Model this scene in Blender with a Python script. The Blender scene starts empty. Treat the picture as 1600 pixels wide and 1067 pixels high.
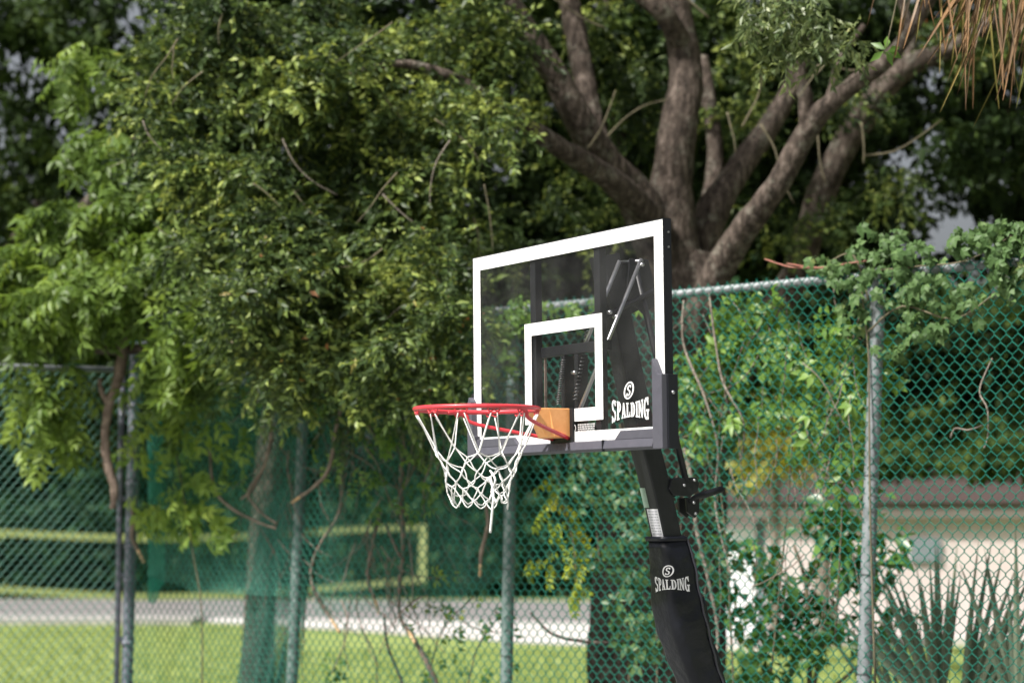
import bpy, bmesh, math, random
import numpy as np
from mathutils import Vector, Matrix, noise

random.seed(7)
RNG = np.random.default_rng(7)
S = bpy.context.scene
COL = S.collection

# ---------------------------------------------------------------- camera, sky, sun, exposure
EYE = 1.7
FPX = 3225.0
TH = math.atan(301.5 / FPX)
cam_d = bpy.data.cameras.new('camera')
cam = bpy.data.objects.new('camera', cam_d)
COL.objects.link(cam)
cam.location = (0, 0, EYE)
cam.rotation_euler = (math.pi / 2 + TH, 0, 0)
cam_d.sensor_width = 36
cam_d.lens = FPX / 1600 * 36
cam_d.clip_end = 3000
cam_d.dof.use_dof = True
cam_d.dof.focus_distance = 8.15
cam_d.dof.aperture_fstop = 1.95
S.camera = cam

SUN = Vector((-0.64, -0.56, 0.0)).normalized()
SUN_EL = math.radians(50)
w = bpy.data.worlds.new('World')
S.world = w
w.use_nodes = True
nt = w.node_tree
sky = nt.nodes.new('ShaderNodeTexSky')
sky.sky_type = 'NISHITA'
sky.sun_disc = False
sky.sun_elevation = SUN_EL
sky.sun_rotation = math.atan2(SUN.x, SUN.y)
sky.air_density = 1.0
sky.dust_density = 7.0
hsv = nt.nodes.new('ShaderNodeHueSaturation')
hsv.inputs['Saturation'].default_value = 0.35
bg = nt.nodes['Background']
bg.inputs['Strength'].default_value = 0.085
nt.links.new(sky.outputs[0], hsv.inputs['Color'])
nt.links.new(hsv.outputs[0], bg.inputs[0])

sd = bpy.data.lights.new('sun', 'SUN')
sd.energy = 5.0
sd.angle = math.radians(3)
sd.color = (1.0, 0.955, 0.88)
so = bpy.data.objects.new('sun', sd)
COL.objects.link(so)
so.rotation_euler = (Vector((SUN.x * math.cos(SUN_EL), SUN.y * math.cos(SUN_EL), math.sin(SUN_EL)))).to_track_quat('Z', 'Y').to_euler()

S.view_settings.view_transform = 'Standard'
S.view_settings.look = 'None'
S.view_settings.gamma = 1
S.view_settings.use_curve_mapping = False
S.view_settings.exposure = 0.62


# ---------------------------------------------------------------- helpers
def P(px, py, Y):
    """world point seen at photo pixel (px, py) at distance Y in front of the camera"""
    t = (533.5 - py) / FPX
    z = Y * (t * math.cos(TH) + math.sin(TH)) / (math.cos(TH) - t * math.sin(TH))
    d = Y * math.cos(TH) + z * math.sin(TH)
    return Vector(((px - 800) / FPX * d, Y, z + EYE))


def tag(o, label=None, cat=None, group=None, kind=None):
    if label: o['label'] = label
    if cat: o['category'] = cat
    if group: o['group'] = group
    if kind: o['kind'] = kind
    return o


def empty(name, loc=(0, 0, 0), rot=None):
    o = bpy.data.objects.new(name, None)
    COL.objects.link(o)
    o.location = loc
    o.empty_display_size = 0.1
    if rot is not None:
        o.rotation_mode = 'QUATERNION'
        o.rotation_quaternion = rot
    return o


def inv(o):
    if o is None: return Matrix.Identity(4)
    m = Matrix.LocRotScale(o.location, o.rotation_quaternion if o.rotation_mode == 'QUATERNION' else o.rotation_euler, o.scale)
    if o.parent is not None:
        m = inv(o.parent).inverted() @ m
    return m.inverted()


class MB:
    """collects vertices and faces for one mesh"""
    def __init__(s):
        s.v, s.f = [], []

    def add(s, vs, fs):
        b = len(s.v)
        s.v += [tuple(v) for v in vs]
        s.f += [tuple(b + i for i in f) for f in fs]

    def box(s, c, sz, M=None):
        x, y, z = [k / 2 for k in sz]
        vs = [Vector((i * x, j * y, k * z)) for i in (-1, 1) for j in (-1, 1) for k in (-1, 1)]
        if M is not None: vs = [M @ v for v in vs]
        s.add([v + Vector(c) for v in vs], [(0, 1, 3, 2), (4, 6, 7, 5), (0, 4, 5, 1), (2, 3, 7, 6), (0, 2, 6, 4), (1, 5, 7, 3)])

    def prism(s, poly, ax, a, b):
        """poly of 2D points extruded along axis ax from a to b"""
        n = len(poly)
        def mk(p, t):
            q = list(p); q.insert(ax, t); return q
        s.add([mk(p, a) for p in poly] + [mk(p, b) for p in poly],
              [tuple(range(n))[::-1], tuple(range(n, 2 * n))] + [(i, (i + 1) % n, n + (i + 1) % n, n + i) for i in range(n)])

    def tube(s, pts, r, n=8, cap=True, jitter=0.0, sx=1.0, closed=False, seedv=0.0, twist=None):
        pts = [Vector(p) for p in pts]
        m = len(pts)
        rs = r if hasattr(r, '__len__') else [r] * m
        tang = []
        for i in range(m):
            if closed:
                t = pts[(i + 1) % m] - pts[i - 1]
            else:
                t = pts[min(i + 1, m - 1)] - pts[max(i - 1, 0)]
            tang.append(t.normalized() if t.length > 1e-9 else Vector((0, 0, 1)))
        up = twist if twist is not None else (Vector((0, 0, 1)) if abs(tang[0].z) < 0.9 else Vector((1, 0, 0)))
        up = Vector(up)
        nrm = (up - tang[0] * up.dot(tang[0])).normalized()
        vs = []
        for i in range(m):
            nrm = (nrm - tang[i] * nrm.dot(tang[i])).normalized()
            bi = tang[i].cross(nrm)
            for k in range(n):
                a = 2 * math.pi * k / n
                rr = rs[i]
                q = pts[i] + (nrm * math.cos(a) * sx + bi * math.sin(a)) * rr
                if jitter:
                    nn = noise.noise(q * (0.9 / max(rs[0], .02)) + Vector((seedv, 0, 0))) + 0.5 * noise.noise(q * (2.3 / max(rs[0], .02)))
                    q = pts[i] + (nrm * math.cos(a) * sx + bi * math.sin(a)) * rr * (1 + jitter * nn)
                vs.append(q)
        fs = []
        L = m if closed else m - 1
        for i in range(L):
            j = (i + 1) % m
            for k in range(n):
                fs.append((i * n + k, i * n + (k + 1) % n, j * n + (k + 1) % n, j * n + k))
        if cap and not closed:
            fs.append(tuple(range(n))[::-1])
            fs.append(tuple(range((m - 1) * n, m * n)))
        s.add(vs, fs)

    def build(s, name, mat, parent=None, smooth=False, bevel=0, local=True):
        me = bpy.data.meshes.new(name)
        me.from_pydata(s.v, [], s.f)
        me.materials.append(mat)
        if smooth:
            me.polygons.foreach_set('use_smooth', [True] * len(me.polygons))
        o = bpy.data.objects.new(name, me)
        COL.objects.link(o)
        if bevel:
            bm = bmesh.new(); bm.from_mesh(me)
            bmesh.ops.remove_doubles(bm, verts=bm.verts, dist=1e-5)
            bmesh.ops.recalc_face_normals(bm, faces=bm.faces)
            eds = [e for e in bm.edges if len(e.link_faces) == 2 and e.calc_face_angle(0) > 0.5]
            bmesh.ops.bevel(bm, geom=eds, offset=bevel, segments=2, profile=0.6, affect='EDGES')
            bm.to_mesh(me); bm.free()
        else:
            bm = bmesh.new(); bm.from_mesh(me)
            bmesh.ops.recalc_face_normals(bm, faces=bm.faces)
            bm.to_mesh(me); bm.free()
        if parent is not None:
            o.parent = parent
            if not local:      # vertices were given in world space
                me.transform(inv(parent))
        return o


def cr(pts, k=6, rad=None):
    """Catmull-Rom through points (and radii)"""
    P_ = [Vector(p) for p in pts]
    out, ro = [], []
    n = len(P_)
    for i in range(n - 1):
        a, b, c, d = P_[max(i - 1, 0)], P_[i], P_[i + 1], P_[min(i + 2, n - 1)]
        for j in range(k):
            t = j / k
            out.append(0.5 * ((2 * b) + (c - a) * t + (2 * a - 5 * b + 4 * c - d) * t * t + (3 * b - 3 * c + d - a) * t ** 3))
            if rad: ro.append(rad[i] * (1 - t) + rad[i + 1] * t)
    out.append(P_[-1])
    if rad:
        ro.append(rad[-1]); return out, ro
    return out


# ---------------------------------------------------------------- materials
def nodes_of(m):
    m.use_nodes = True
    return m.node_tree, m.node_tree.nodes, m.node_tree.links


def mat(name, c1, c2=None, scale=8, rough=0.6, spec=0.5, metal=0.0, bump=0.0, bscale=40, coat=0, stretch=None, detail=6, c3=None):
    m = bpy.data.materials.new(name)
    t, N, L = nodes_of(m)
    b = N['Principled BSDF']
    b.inputs['Roughness'].default_value = rough
    b.inputs['Metallic'].default_value = metal
    b.inputs['Specular IOR Level'].default_value = spec
    b.inputs['Coat Weight'].default_value = coat
    tc = N.new('ShaderNodeTexCoord')
    vec = tc.outputs['Object']
    if stretch:
        mp = N.new('ShaderNodeMapping'); mp.inputs['Scale'].default_value = stretch
        L.new(vec, mp.inputs[0]); vec = mp.outputs[0]
    if c2:
        nz = N.new('ShaderNodeTexNoise'); nz.inputs['Scale'].default_value = scale; nz.inputs['Detail'].default_value = detail
        nz.inputs['Roughness'].default_value = 0.65
        L.new(vec, nz.inputs['Vector'])
        r = N.new('ShaderNodeValToRGB')
        r.color_ramp.elements[0].position = 0.32; r.color_ramp.elements[1].position = 0.68
        r.color_ramp.elements[0].color = (*c1, 1); r.color_ramp.elements[1].color = (*c2, 1)
        if c3:
            e = r.color_ramp.elements.new(0.55); e.color = (*c3, 1)
        L.new(nz.outputs['Fac'], r.inputs[0]); L.new(r.outputs[0], b.inputs['Base Color'])
    else:
        b.inputs['Base Color'].default_value = (*c1, 1)
    if bump:
        n2 = N.new('ShaderNodeTexNoise'); n2.inputs['Scale'].default_value = bscale; n2.inputs['Detail'].default_value = 5
        L.new(vec, n2.inputs['Vector'])
        bp = N.new('ShaderNodeBump'); bp.inputs['Strength'].default_value = bump; bp.inputs['Distance'].default_value = 0.03
        L.new(n2.outputs['Fac'], bp.inputs['Height']); L.new(bp.outputs[0], b.inputs['Normal'])
    return m


def leafmat(name, cols, trans=0.35, rough=0.45, spec=0.5, tcol=None):
    """cols = ramp over the per-leaf attribute 'tint'"""
    m = bpy.data.materials.new(name)
    t, N, L = nodes_of(m)
    b = N['Principled BSDF']; out = N['Material Output']
    b.inputs['Roughness'].default_value = rough
    b.inputs['Specular IOR Level'].default_value = spec
    at = N.new('ShaderNodeAttribute'); at.attribute_name = 'tint'
    oi = N.new('ShaderNodeObjectInfo')
    mx = N.new('ShaderNodeMath'); mx.operation = 'MULTIPLY_ADD'; mx.inputs[1].default_value = 0.3
    L.new(oi.outputs['Random'], mx.inputs[0]); L.new(at.outputs['Fac'], mx.inputs[2])
    sb = N.new('ShaderNodeMath'); sb.operation = 'SUBTRACT'; sb.inputs[1].default_value = 0.15
    L.new(mx.outputs[0], sb.inputs[0])
    r = N.new('ShaderNodeValToRGB')
    cr_ = r.color_ramp
    while len(cr_.elements) < len(cols): cr_.elements.new(0.5)
    for e, (p, c) in zip(cr_.elements, cols): e.position = p; e.color = (*c, 1)
    L.new(sb.outputs[0], r.inputs[0]); L.new(r.outputs[0], b.inputs['Base Color'])
    tr = N.new('ShaderNodeBsdfTranslucent')
    h = N.new('ShaderNodeHueSaturation'); h.inputs['Value'].default_value = 1.5; h.inputs['Saturation'].default_value = 1.1; h.inputs['Hue'].default_value = 0.485
    L.new(r.outputs[0], h.inputs['Color']); L.new(h.outputs[0], tr.inputs[0])
    ms = N.new('ShaderNodeMixShader'); ms.inputs[0].default_value = trans
    L.new(b.outputs[0], ms.inputs[1]); L.new(tr.outputs[0], ms.inputs[2]); L.new(ms.outputs[0], out.inputs[0])
    return m


M = {}
M['oak_leaf'] = leafmat('oak_leaf', [(0, (.024, .044, .018)), (.45, (.055, .09, .028)), (.72, (.145, .205, .052)), (.93, (.30, .36, .09)), (1, (.32, .14, .06))], .28, spec=.3)
M['twig_leaf'] = leafmat('twig_leaf', [(0, (.04, .07, .025)), (.5, (.10, .14, .05)), (.9, (.22, .26, .10)), (1, (.3, .3, .12))], .3)
M['pinnate_leaf'] = leafmat('pinnate_leaf', [(0, (.035, .065, .018)), (.5, (.11, .18, .038)), (.85, (.22, .31, .065)), (.95, (.30, .34, .08)), (1, (.36, .37, .09))], .38, spec=.3)
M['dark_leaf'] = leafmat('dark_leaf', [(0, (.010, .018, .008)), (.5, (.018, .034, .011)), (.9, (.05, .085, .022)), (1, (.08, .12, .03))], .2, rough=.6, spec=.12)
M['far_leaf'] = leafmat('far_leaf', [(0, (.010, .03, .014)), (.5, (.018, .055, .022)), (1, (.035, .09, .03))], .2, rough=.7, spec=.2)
M['yellow_leaf'] = leafmat('yellow_leaf', [(0, (.16, .24, .03)), (.5, (.34, .42, .04)), (.9, (.52, .50, .05)), (1, (.5, .28, .04))], .45)
M['vine_leaf'] = leafmat('vine_leaf', [(0, (.05, .11, .025)), (.5, (.10, .20, .035)), (.9, (.20, .32, .06)), (1, (.32, .36, .07))], .38)
M['trunk_vine_leaf'] = leafmat('trunk_vine_leaf', [(0, (.03, .07, .03)), (.5, (.06, .13, .045)), (1, (.14, .22, .07))], .3)
M['creeper_leaf'] = leafmat('creeper_leaf', [(0, (.045, .09, .03)), (.5, (.08, .145, .05)), (.9, (.13, .21, .075)), (1, (.22, .28, .10))], .25, rough=.5, spec=.25)
M['shrub_leaf'] = leafmat('shrub_leaf', [(0, (.02, .06, .02)), (.45, (.05, .13, .03)), (.85, (.14, .26, .06)), (1, (.24, .34, .08))], .3, rough=.35)
M['blade'] = leafmat('blade', [(0, (.07, .10, .07)), (.6, (.15, .19, .13)), (1, (.24, .27, .19))], .35, rough=.4)
M['bush_leaf'] = leafmat('bush_leaf', [(0, (.18, .19, .03)), (.5, (.34, .34, .06)), (1, (.50, .42, .10))], .3)
M['bark'] = mat('bark', (.018, .015, .013), (.175, .143, .124), 24, .95, .1, bump=1.0, bscale=30, stretch=(1, 1, .4), c3=(.082, .065, .055), detail=9)
def lichen(m, col, scale):
    t, N, L = nodes_of(m); b = N['Principled BSDF']
    old = b.inputs['Base Color'].links[0].from_socket
    n_ = N.new('ShaderNodeTexNoise'); n_.inputs['Scale'].default_value = scale; n_.inputs['Detail'].default_value = 8; n_.inputs['Roughness'].default_value = .75
    tc = N.new('ShaderNodeTexCoord'); L.new(tc.outputs['Object'], n_.inputs['Vector'])
    r = N.new('ShaderNodeValToRGB'); r.color_ramp.elements[0].position = .54; r.color_ramp.elements[1].position = .68
    r.color_ramp.elements[1].color = (.7, .7, .7, 1)
    L.new(n_.outputs['Fac'], r.inputs[0])
    mx = N.new('ShaderNodeMix'); mx.data_type = 'RGBA'; mx.inputs[7].default_value = (*col, 1)
    L.new(r.outputs[0], mx.inputs[0]); L.new(old, mx.inputs[6]); L.new(mx.outputs[2], b.inputs['Base Color'])
lichen(M['bark'], (.25, .24, .20), 7)
M['bark_pale'] = mat('bark_pale', (.12, .10, .085), (.27, .235, .20), 12, .9, .2, bump=.7, bscale=30)
M['vinewood'] = mat('vinewood', (.10, .08, .065), (.27, .21, .17), 14, .85, .25, bump=.4, bscale=60)
M['cutwood'] = mat('cutwood', (.55, .36, .20), (.66, .46, .28), 30, .8, .2)
M['twig'] = mat('twig', (.09, .08, .055), (.16, .14, .09), 20, .85, .2)
M['redstem'] = mat('redstem', (.30, .10, .08), (.22, .13, .09), 20, .6, .3)
M['galv'] = mat('galv', (.12, .14, .145), (.27, .29, .31), 14, .55, .5, metal=.25, bump=.1, bscale=60)
M['teal_galv'] = mat('teal_galv', (.07, .11, .105), (.19, .24, .23), 16, .7, .4, metal=.1, bump=.2, bscale=50)  # galvanised steel in a darker, mottled teal grey
M['darkpost'] = mat('darkpost', (.11, .115, .15), (.19, .195, .24), 10, .5, .5, metal=.1, bump=.1)
M['vinyl_wire'] = mat('vinyl_wire', (.006, .085, .062), (.016, .16, .115), 5, .5, .25)
M['dark_wire'] = mat('dark_wire', (.018, .13, .10), (.05, .16, .13), 5, .5, .4)
M['white'] = mat('white', (.70, .70, .70), (.81, .81, .83), 7, rough=.35, c3=(.79, .79, .81))
M['black_metal'] = mat('black_metal', (.009, .010, .012), (.014, .015, .018), 20, .45, .3, bump=.05)
M['black_frame'] = mat('black_frame', (.010, .011, .016), None, rough=.5, spec=.3)
M['grey_pad'] = mat('grey_pad', (.06, .06, .078), (.072, .072, .092), 30, .55, .4, bump=.05, bscale=300)
M['chrome'] = mat('chrome', (.55, .55, .57), None, rough=.28, metal=1)
M['dull_steel'] = mat('dull_steel', (.16, .165, .17), None, rough=.35, metal=.85)
M['arm_steel'] = mat('arm_steel', (.40, .40, .41), None, rough=.32, metal=.9)
M['hang_bark'] = mat('hang_bark', (.13, .095, .08), (.30, .23, .19), 18, .9, .2, bump=.6, bscale=50)
M['rim_red'] = mat('rim_red', (.50, .026, .04), (.58, .04, .055), 40, .38, .5, coat=.2)
M['bracket_orange'] = mat('bracket_orange', (.66, .30, .10), (.76, .38, .15), 22, .45, .4)
M['net_cord'] = mat('net_cord', (.86, .86, .85), (.72, .72, .71), 120, .85, .1, bump=.4, bscale=500)
M['sticker'] = mat('sticker', (.62, .62, .66), (.52, .52, .57), 60, .5, .4)
M['sticker_print'] = mat('sticker_print', (.30, .31, .36), None, rough=.6)
M['faded_sticker'] = mat('faded_sticker', (.16, .24, .19), (.24, .32, .27), 60, .5, .4)
M['plate_print'] = mat('plate_print', (.40, .40, .41), None, rough=.5)
M['pad_vinyl'] = mat('pad_vinyl', (.005, .006, .010), (.009, .010, .015), 6, .38, .28, bump=.5, bscale=9)
M['piping'] = mat('piping', (.03, .03, .04), None, rough=.4)
M['letter'] = mat('letter', (.72, .72, .74), None, rough=.5)
M['yellow_tape'] = mat('yellow_tape', (.27, .32, .12), (.36, .40, .18), 6, .6, .3)
M['court'] = mat('court', (.20, .21, .20), (.27, .28, .26), 3, .85, .3, bump=.1)
M['concrete'] = mat('concrete', (.38, .36, .35), (.54, .51, .50), 2.5, .85, .2)
M['road'] = mat('road', (.14, .135, .135), (.21, .20, .20), 2, .9, .2)
M['stucco'] = mat('stucco', (.52, .45, .44), (.60, .53, .52), 4, .9, .1, bump=.2, bscale=60)
M['white_paint'] = mat('white_paint', (.78, .79, .82), (.72, .73, .76), 2, .6, .3)
M['fascia'] = mat('fascia', (.13, .115, .10), (.18, .16, .14), 2, .8, .2)
M['roof'] = mat('roof', (.045, .032, .029), (.075, .055, .052), 12, .9, .1, bump=.3)
M['window_grey'] = mat('window_grey', (.18, .21, .23), None, rough=.15)
M['dead_frond'] = mat('dead_frond', (.10, .07, .045), (.25, .21, .175), 2.6, .75, .2, c3=(.20, .115, .055))
M['dead_frond_green'] = mat('dead_frond_green', (.10, .12, .03), (.24, .18, .06), 3, .75, .2)
M['litter'] = mat('litter', (.05, .04, .025), (.10, .09, .05), 6, .95, .1, bump=.4)

# lawn
m = mat('lawn', (.17, .23, .065), (.29, .36, .11), 1.1, .9, .1, bump=.8, bscale=25, c3=(.22, .27, .09)); M['lawn'] = m

# window pane of the backboard: clear, slightly grey, dusty, glossy
m = bpy.data.materials.new('pane'); t, N, L = nodes_of(m)
out = N['Material Output']; N.remove(N['Principled BSDF'])
tr = N.new('ShaderNodeBsdfTransparent'); tr.inputs[0].default_value = (.93, .93, .935, 1)
gl = N.new('ShaderNodeBsdfGlossy'); gl.inputs['Roughness'].default_value = .03
df = N.new('ShaderNodeBsdfDiffuse'); df.inputs[0].default_value = (.55, .55, .56, 1)
nz = N.new('ShaderNodeTexNoise'); nz.inputs['Scale'].default_value = 5; nz.inputs['Detail'].default_value = 5
mr = N.new('ShaderNodeMapRange'); mr.inputs[1].default_value = .3; mr.inputs[2].default_value = .8; mr.inputs[3].default_value = .001; mr.inputs[4].default_value = .022
L.new(nz.outputs['Fac'], mr.inputs[0])
m1 = N.new('ShaderNodeMixShader'); L.new(mr.outputs[0], m1.inputs[0]); L.new(tr.outputs[0], m1.inputs[1]); L.new(df.outputs[0], m1.inputs[2])
fr = N.new('ShaderNodeFresnel'); fr.inputs[0].default_value = 1.16
ge = N.new('ShaderNodeNewGeometry'); iv = N.new('ShaderNodeMath'); iv.operation = 'SUBTRACT'; iv.inputs[0].default_value = 1; L.new(ge.outputs['Backfacing'], iv.inputs[1])
mu = N.new('ShaderNodeMath'); mu.operation = 'MULTIPLY'; L.new(iv.outputs[0], mu.inputs[0]); L.new(fr.outputs[0], mu.inputs[1])
m2 = N.new('ShaderNodeMixShader'); L.new(mu.outputs[0], m2.inputs[0]); L.new(m1.outputs[0], m2.inputs[1]); L.new(gl.outputs[0], m2.inputs[2])
L.new(m2.outputs[0], out.inputs[0]); M['pane'] = m


def screenmat(name, dens, col):
    """woven windscreen netting: threads of cloth with open holes between them"""
    m = bpy.data.materials.new(name); t, N, L = nodes_of(m)
    b = N['Principled BSDF']; out = N['Material Output']
    b.inputs['Base Color'].default_value = (*col, 1); b.inputs['Roughness'].default_value = .8
    tl = N.new('ShaderNodeBsdfTranslucent'); tl.inputs[0].default_value = (*[c * 1.3 for c in col], 1)
    mm = N.new('ShaderNodeMixShader'); mm.inputs[0].default_value = .45
    L.new(b.outputs[0], mm.inputs[1]); L.new(tl.outputs[0], mm.inputs[2])
    tp = N.new('ShaderNodeBsdfTransparent')
    nz = N.new('ShaderNodeTexNoise'); nz.inputs['Scale'].default_value = 2.2; nz.inputs['Detail'].default_value = 3
    tc = N.new('ShaderNodeTexCoord'); L.new(tc.outputs['Object'], nz.inputs['Vector'])
    mr = N.new('ShaderNodeMapRange'); mr.inputs[1].default_value = .3; mr.inputs[2].default_value = .7
    mr.inputs[3].default_value = dens * .6; mr.inputs[4].default_value = min(1, dens * 1.4)
    L.new(nz.outputs['Fac'], mr.inputs[0])
    mx = N.new('ShaderNodeMixShader'); L.new(mr.outputs[0], mx.inputs[0]); L.new(tp.outputs[0], mx.inputs[1]); L.new(mm.outputs[0], mx.inputs[2])
    L.new(mx.outputs[0], out.inputs[0])
    return m


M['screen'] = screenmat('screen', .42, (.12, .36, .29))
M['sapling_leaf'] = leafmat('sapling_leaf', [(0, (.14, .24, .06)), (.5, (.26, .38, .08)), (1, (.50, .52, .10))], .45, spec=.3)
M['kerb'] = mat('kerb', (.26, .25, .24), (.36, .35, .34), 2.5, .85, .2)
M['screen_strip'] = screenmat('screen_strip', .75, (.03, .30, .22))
M['screen_thin'] = screenmat('screen_thin', .25, (.10, .30, .23))
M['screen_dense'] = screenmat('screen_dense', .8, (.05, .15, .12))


# ---------------------------------------------------------------- leaf machinery
def leaf_geo(l, wd, fold=.15, droop=.1):
    v = np.array([(0, 0, 0), (-wd / 2, .45 * l, fold * wd), (wd / 2, .45 * l, fold * wd), (0, l, -droop * l), (0, .5 * l, 0)], float)
    f = np.array([(0, 4, 1), (0, 2, 4), (1, 4, 3), (4, 2, 3)])
    return v, f


def leaf_geo2(l, wd, fold=.2):
    v = np.array([(0, 0, 0), (-wd / 2, .5 * l, fold * wd), (0, l, 0), (wd / 2, .5 * l, fold * wd)], float)
    return v, np.array([(0, 2, 1), (0, 3, 2)])


def rotm(rx, ry, rz):
    return np.array(Matrix.Rotation(rz, 3, 'Z') @ Matrix.Rotation(ry, 3, 'Y') @ Matrix.Rotation(rx, 3, 'X'))


def oak_spray(seed, n=15, L_=.26, ll=.048, lw=.02):
    """twig along +Y with small leaves round it"""
    r = random.Random(seed)
    V, F, T = [], [], []
    b = 0
    path = [Vector((0, 0, 0))]
    for i in range(4):
        path.append(path[-1] + Vector((r.uniform(-.02, .02), L_ / 4, r.uniform(-.025, .015))))
    rad = .0022
    tv, tf = [], []
    for i, p in enumerate(path):
        for k in range(3):
            a = k * 2.094
            tv.append((p.x + rad * math.cos(a), p.y, p.z + rad * math.sin(a)))
    for i in range(4):
        for k in range(3):
            k2 = (k + 1) % 3
            tf += [(i * 3 + k, i * 3 + k2, i * 3 + 3 + k2), (i * 3 + k, i * 3 + 3 + k2, i * 3 + 3 + k)]
    V.append(np.array(tv)); F.append(np.array(tf)); T.append(np.full(15, .3)); b = 15
    for i in range(n):
        u = (i + .8) / n
        q = u * 4; k = min(int(q), 3); p = path[k].lerp(path[k + 1], q - k)
        v, f = leaf_geo(ll * r.uniform(.7, 1.25), lw * r.uniform(.8, 1.2), r.uniform(.05, .35), r.uniform(0, .25))
        R = rotm(r.uniform(-.9, .7), r.uniform(-1.2, 1.2), (1 if i % 2 else -1) * r.uniform(.4, 1.3) * (1.15 - .7 * u))
        v = v @ R.T + np.array(p)
        V.append(v); F.append(f + b); T.append(np.full(5, min(1, max(0, r.gauss(.5, .17))))); b += 5
    return np.vstack(V), np.vstack(F), np.concatenate(T)


def pinnate(seed, n=5, L_=.24, ll=.085, lw=.032):
    """one compound leaf along +Y: leaflets in pairs and one at the tip"""
    r = random.Random(seed)
    V, F, T = [], [], []
    dr = r.uniform(.15, .6)
    tv = []
    for i in range(5):
        y = L_ * i / 4
        z = -dr * (y / L_) ** 2 * L_ * .5
        tv += [(-.0014, y, z), (.0014, y, z), (0, y, z + .002)]
    tf = []
    for i in range(4):
        for k in range(3):
            k2 = (k + 1) % 3
            tf += [(i * 3 + k, i * 3 + k2, i * 3 + 3 + k2), (i * 3 + k, i * 3 + 3 + k2, i * 3 + 3 + k)]
    V.append(np.array(tv)); F.append(np.array(tf)); T.append(np.full(15, .6)); b = 15
    base = min(1, max(0, r.gauss(.5, .15)))
    for i in range(n):
        y = L_ * (i + .7) / n
        z = -dr * (y / L_) ** 2 * L_ * .5
        for s in ((-1, 1) if i < n - 1 else (0, -1, 1)):
            v, f = leaf_geo(ll * r.uniform(.85, 1.15), lw, r.uniform(.05, .3), r.uniform(.05, .3))
            R = rotm(-.25 - .4 * r.random(), r.uniform(-.3, .3), -s * r.uniform(.85, 1.2))
            V.append(v @ R.T + np.array((0, y, z))); F.append(f + b); T.append(np.full(5, min(1, max(0, base + r.uniform(-.08, .08))))); b += 5
    return np.vstack(V), np.vstack(F), np.concatenate(T)


def palmate(seed, n=5, ll=.075, lw=.04, stem=.05):
    r = random.Random(seed)
    V, F, T = [], [], []
    tv = np.array([(-.001, -stem, 0), (.001, -stem, 0), (0, 0, .001)]); V.append(tv); F.append(np.array([(0, 1, 2)])); T.append(np.full(3, .4)); b = 3
    for i in range(n):
        a = (i - (n - 1) / 2) * 1.05
        v, f = leaf_geo(ll * r.uniform(.8, 1.1) * (1 - .18 * abs(i - (n - 1) / 2)), lw, .15, .2)
        V.append(v @ rotm(-.3, 0, a).T); F.append(f + b); T.append(np.full(5, min(1, max(0, r.gauss(.5, .16))))); b += 5
    return np.vstack(V), np.vstack(F), np.concatenate(T)


def single(seed, l, wd):
    v, f = leaf_geo(l, wd, .18, .2)
    return v, f, np.full(5, .5)


def rand_rots(n, up=0.4, tilt=1.0):
    """random orientations: heading any, drooping by tilt"""
    rz = RNG.uniform(-math.pi, math.pi, n)
    rx = RNG.normal(-up, tilt * .55, n)
    ry = RNG.normal(0, .6 * tilt, n)
    cz, sz, cx, sx, cy, sy = np.cos(rz), np.sin(rz), np.cos(rx), np.sin(rx), np.cos(ry), np.sin(ry)
    o, z = np.ones(n), np.zeros(n)
    Rz = np.stack([cz, -sz, z, sz, cz, z, z, z, o], 1).reshape(n, 3, 3)
    Rx = np.stack([o, z, z, z, cx, -sx, z, sx, cx], 1).reshape(n, 3, 3)
    Ry = np.stack([cy, z, sy, z, o, z, -sy, z, cy], 1).reshape(n, 3, 3)
    return Rz @ Rx @ Ry


def arr_mesh(name, V, F, T, m):
    me = bpy.data.meshes.new(name)
    me.vertices.add(len(V)); me.vertices.foreach_set('co', np.ascontiguousarray(V, dtype=np.float32).ravel())
    me.loops.add(len(F) * 3); me.loops.foreach_set('vertex_index', np.ascontiguousarray(F, dtype=np.int32).ravel())
    me.polygons.add(len(F)); me.polygons.foreach_set('loop_start', np.arange(0, len(F) * 3, 3, dtype=np.int32))
    me.update(calc_edges=True)
    a = me.attributes.new('tint', 'FLOAT', 'POINT'); a.data.foreach_set('value', np.ascontiguousarray(T, dtype=np.float32))
    me.materials.append(m)
    return me


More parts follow.
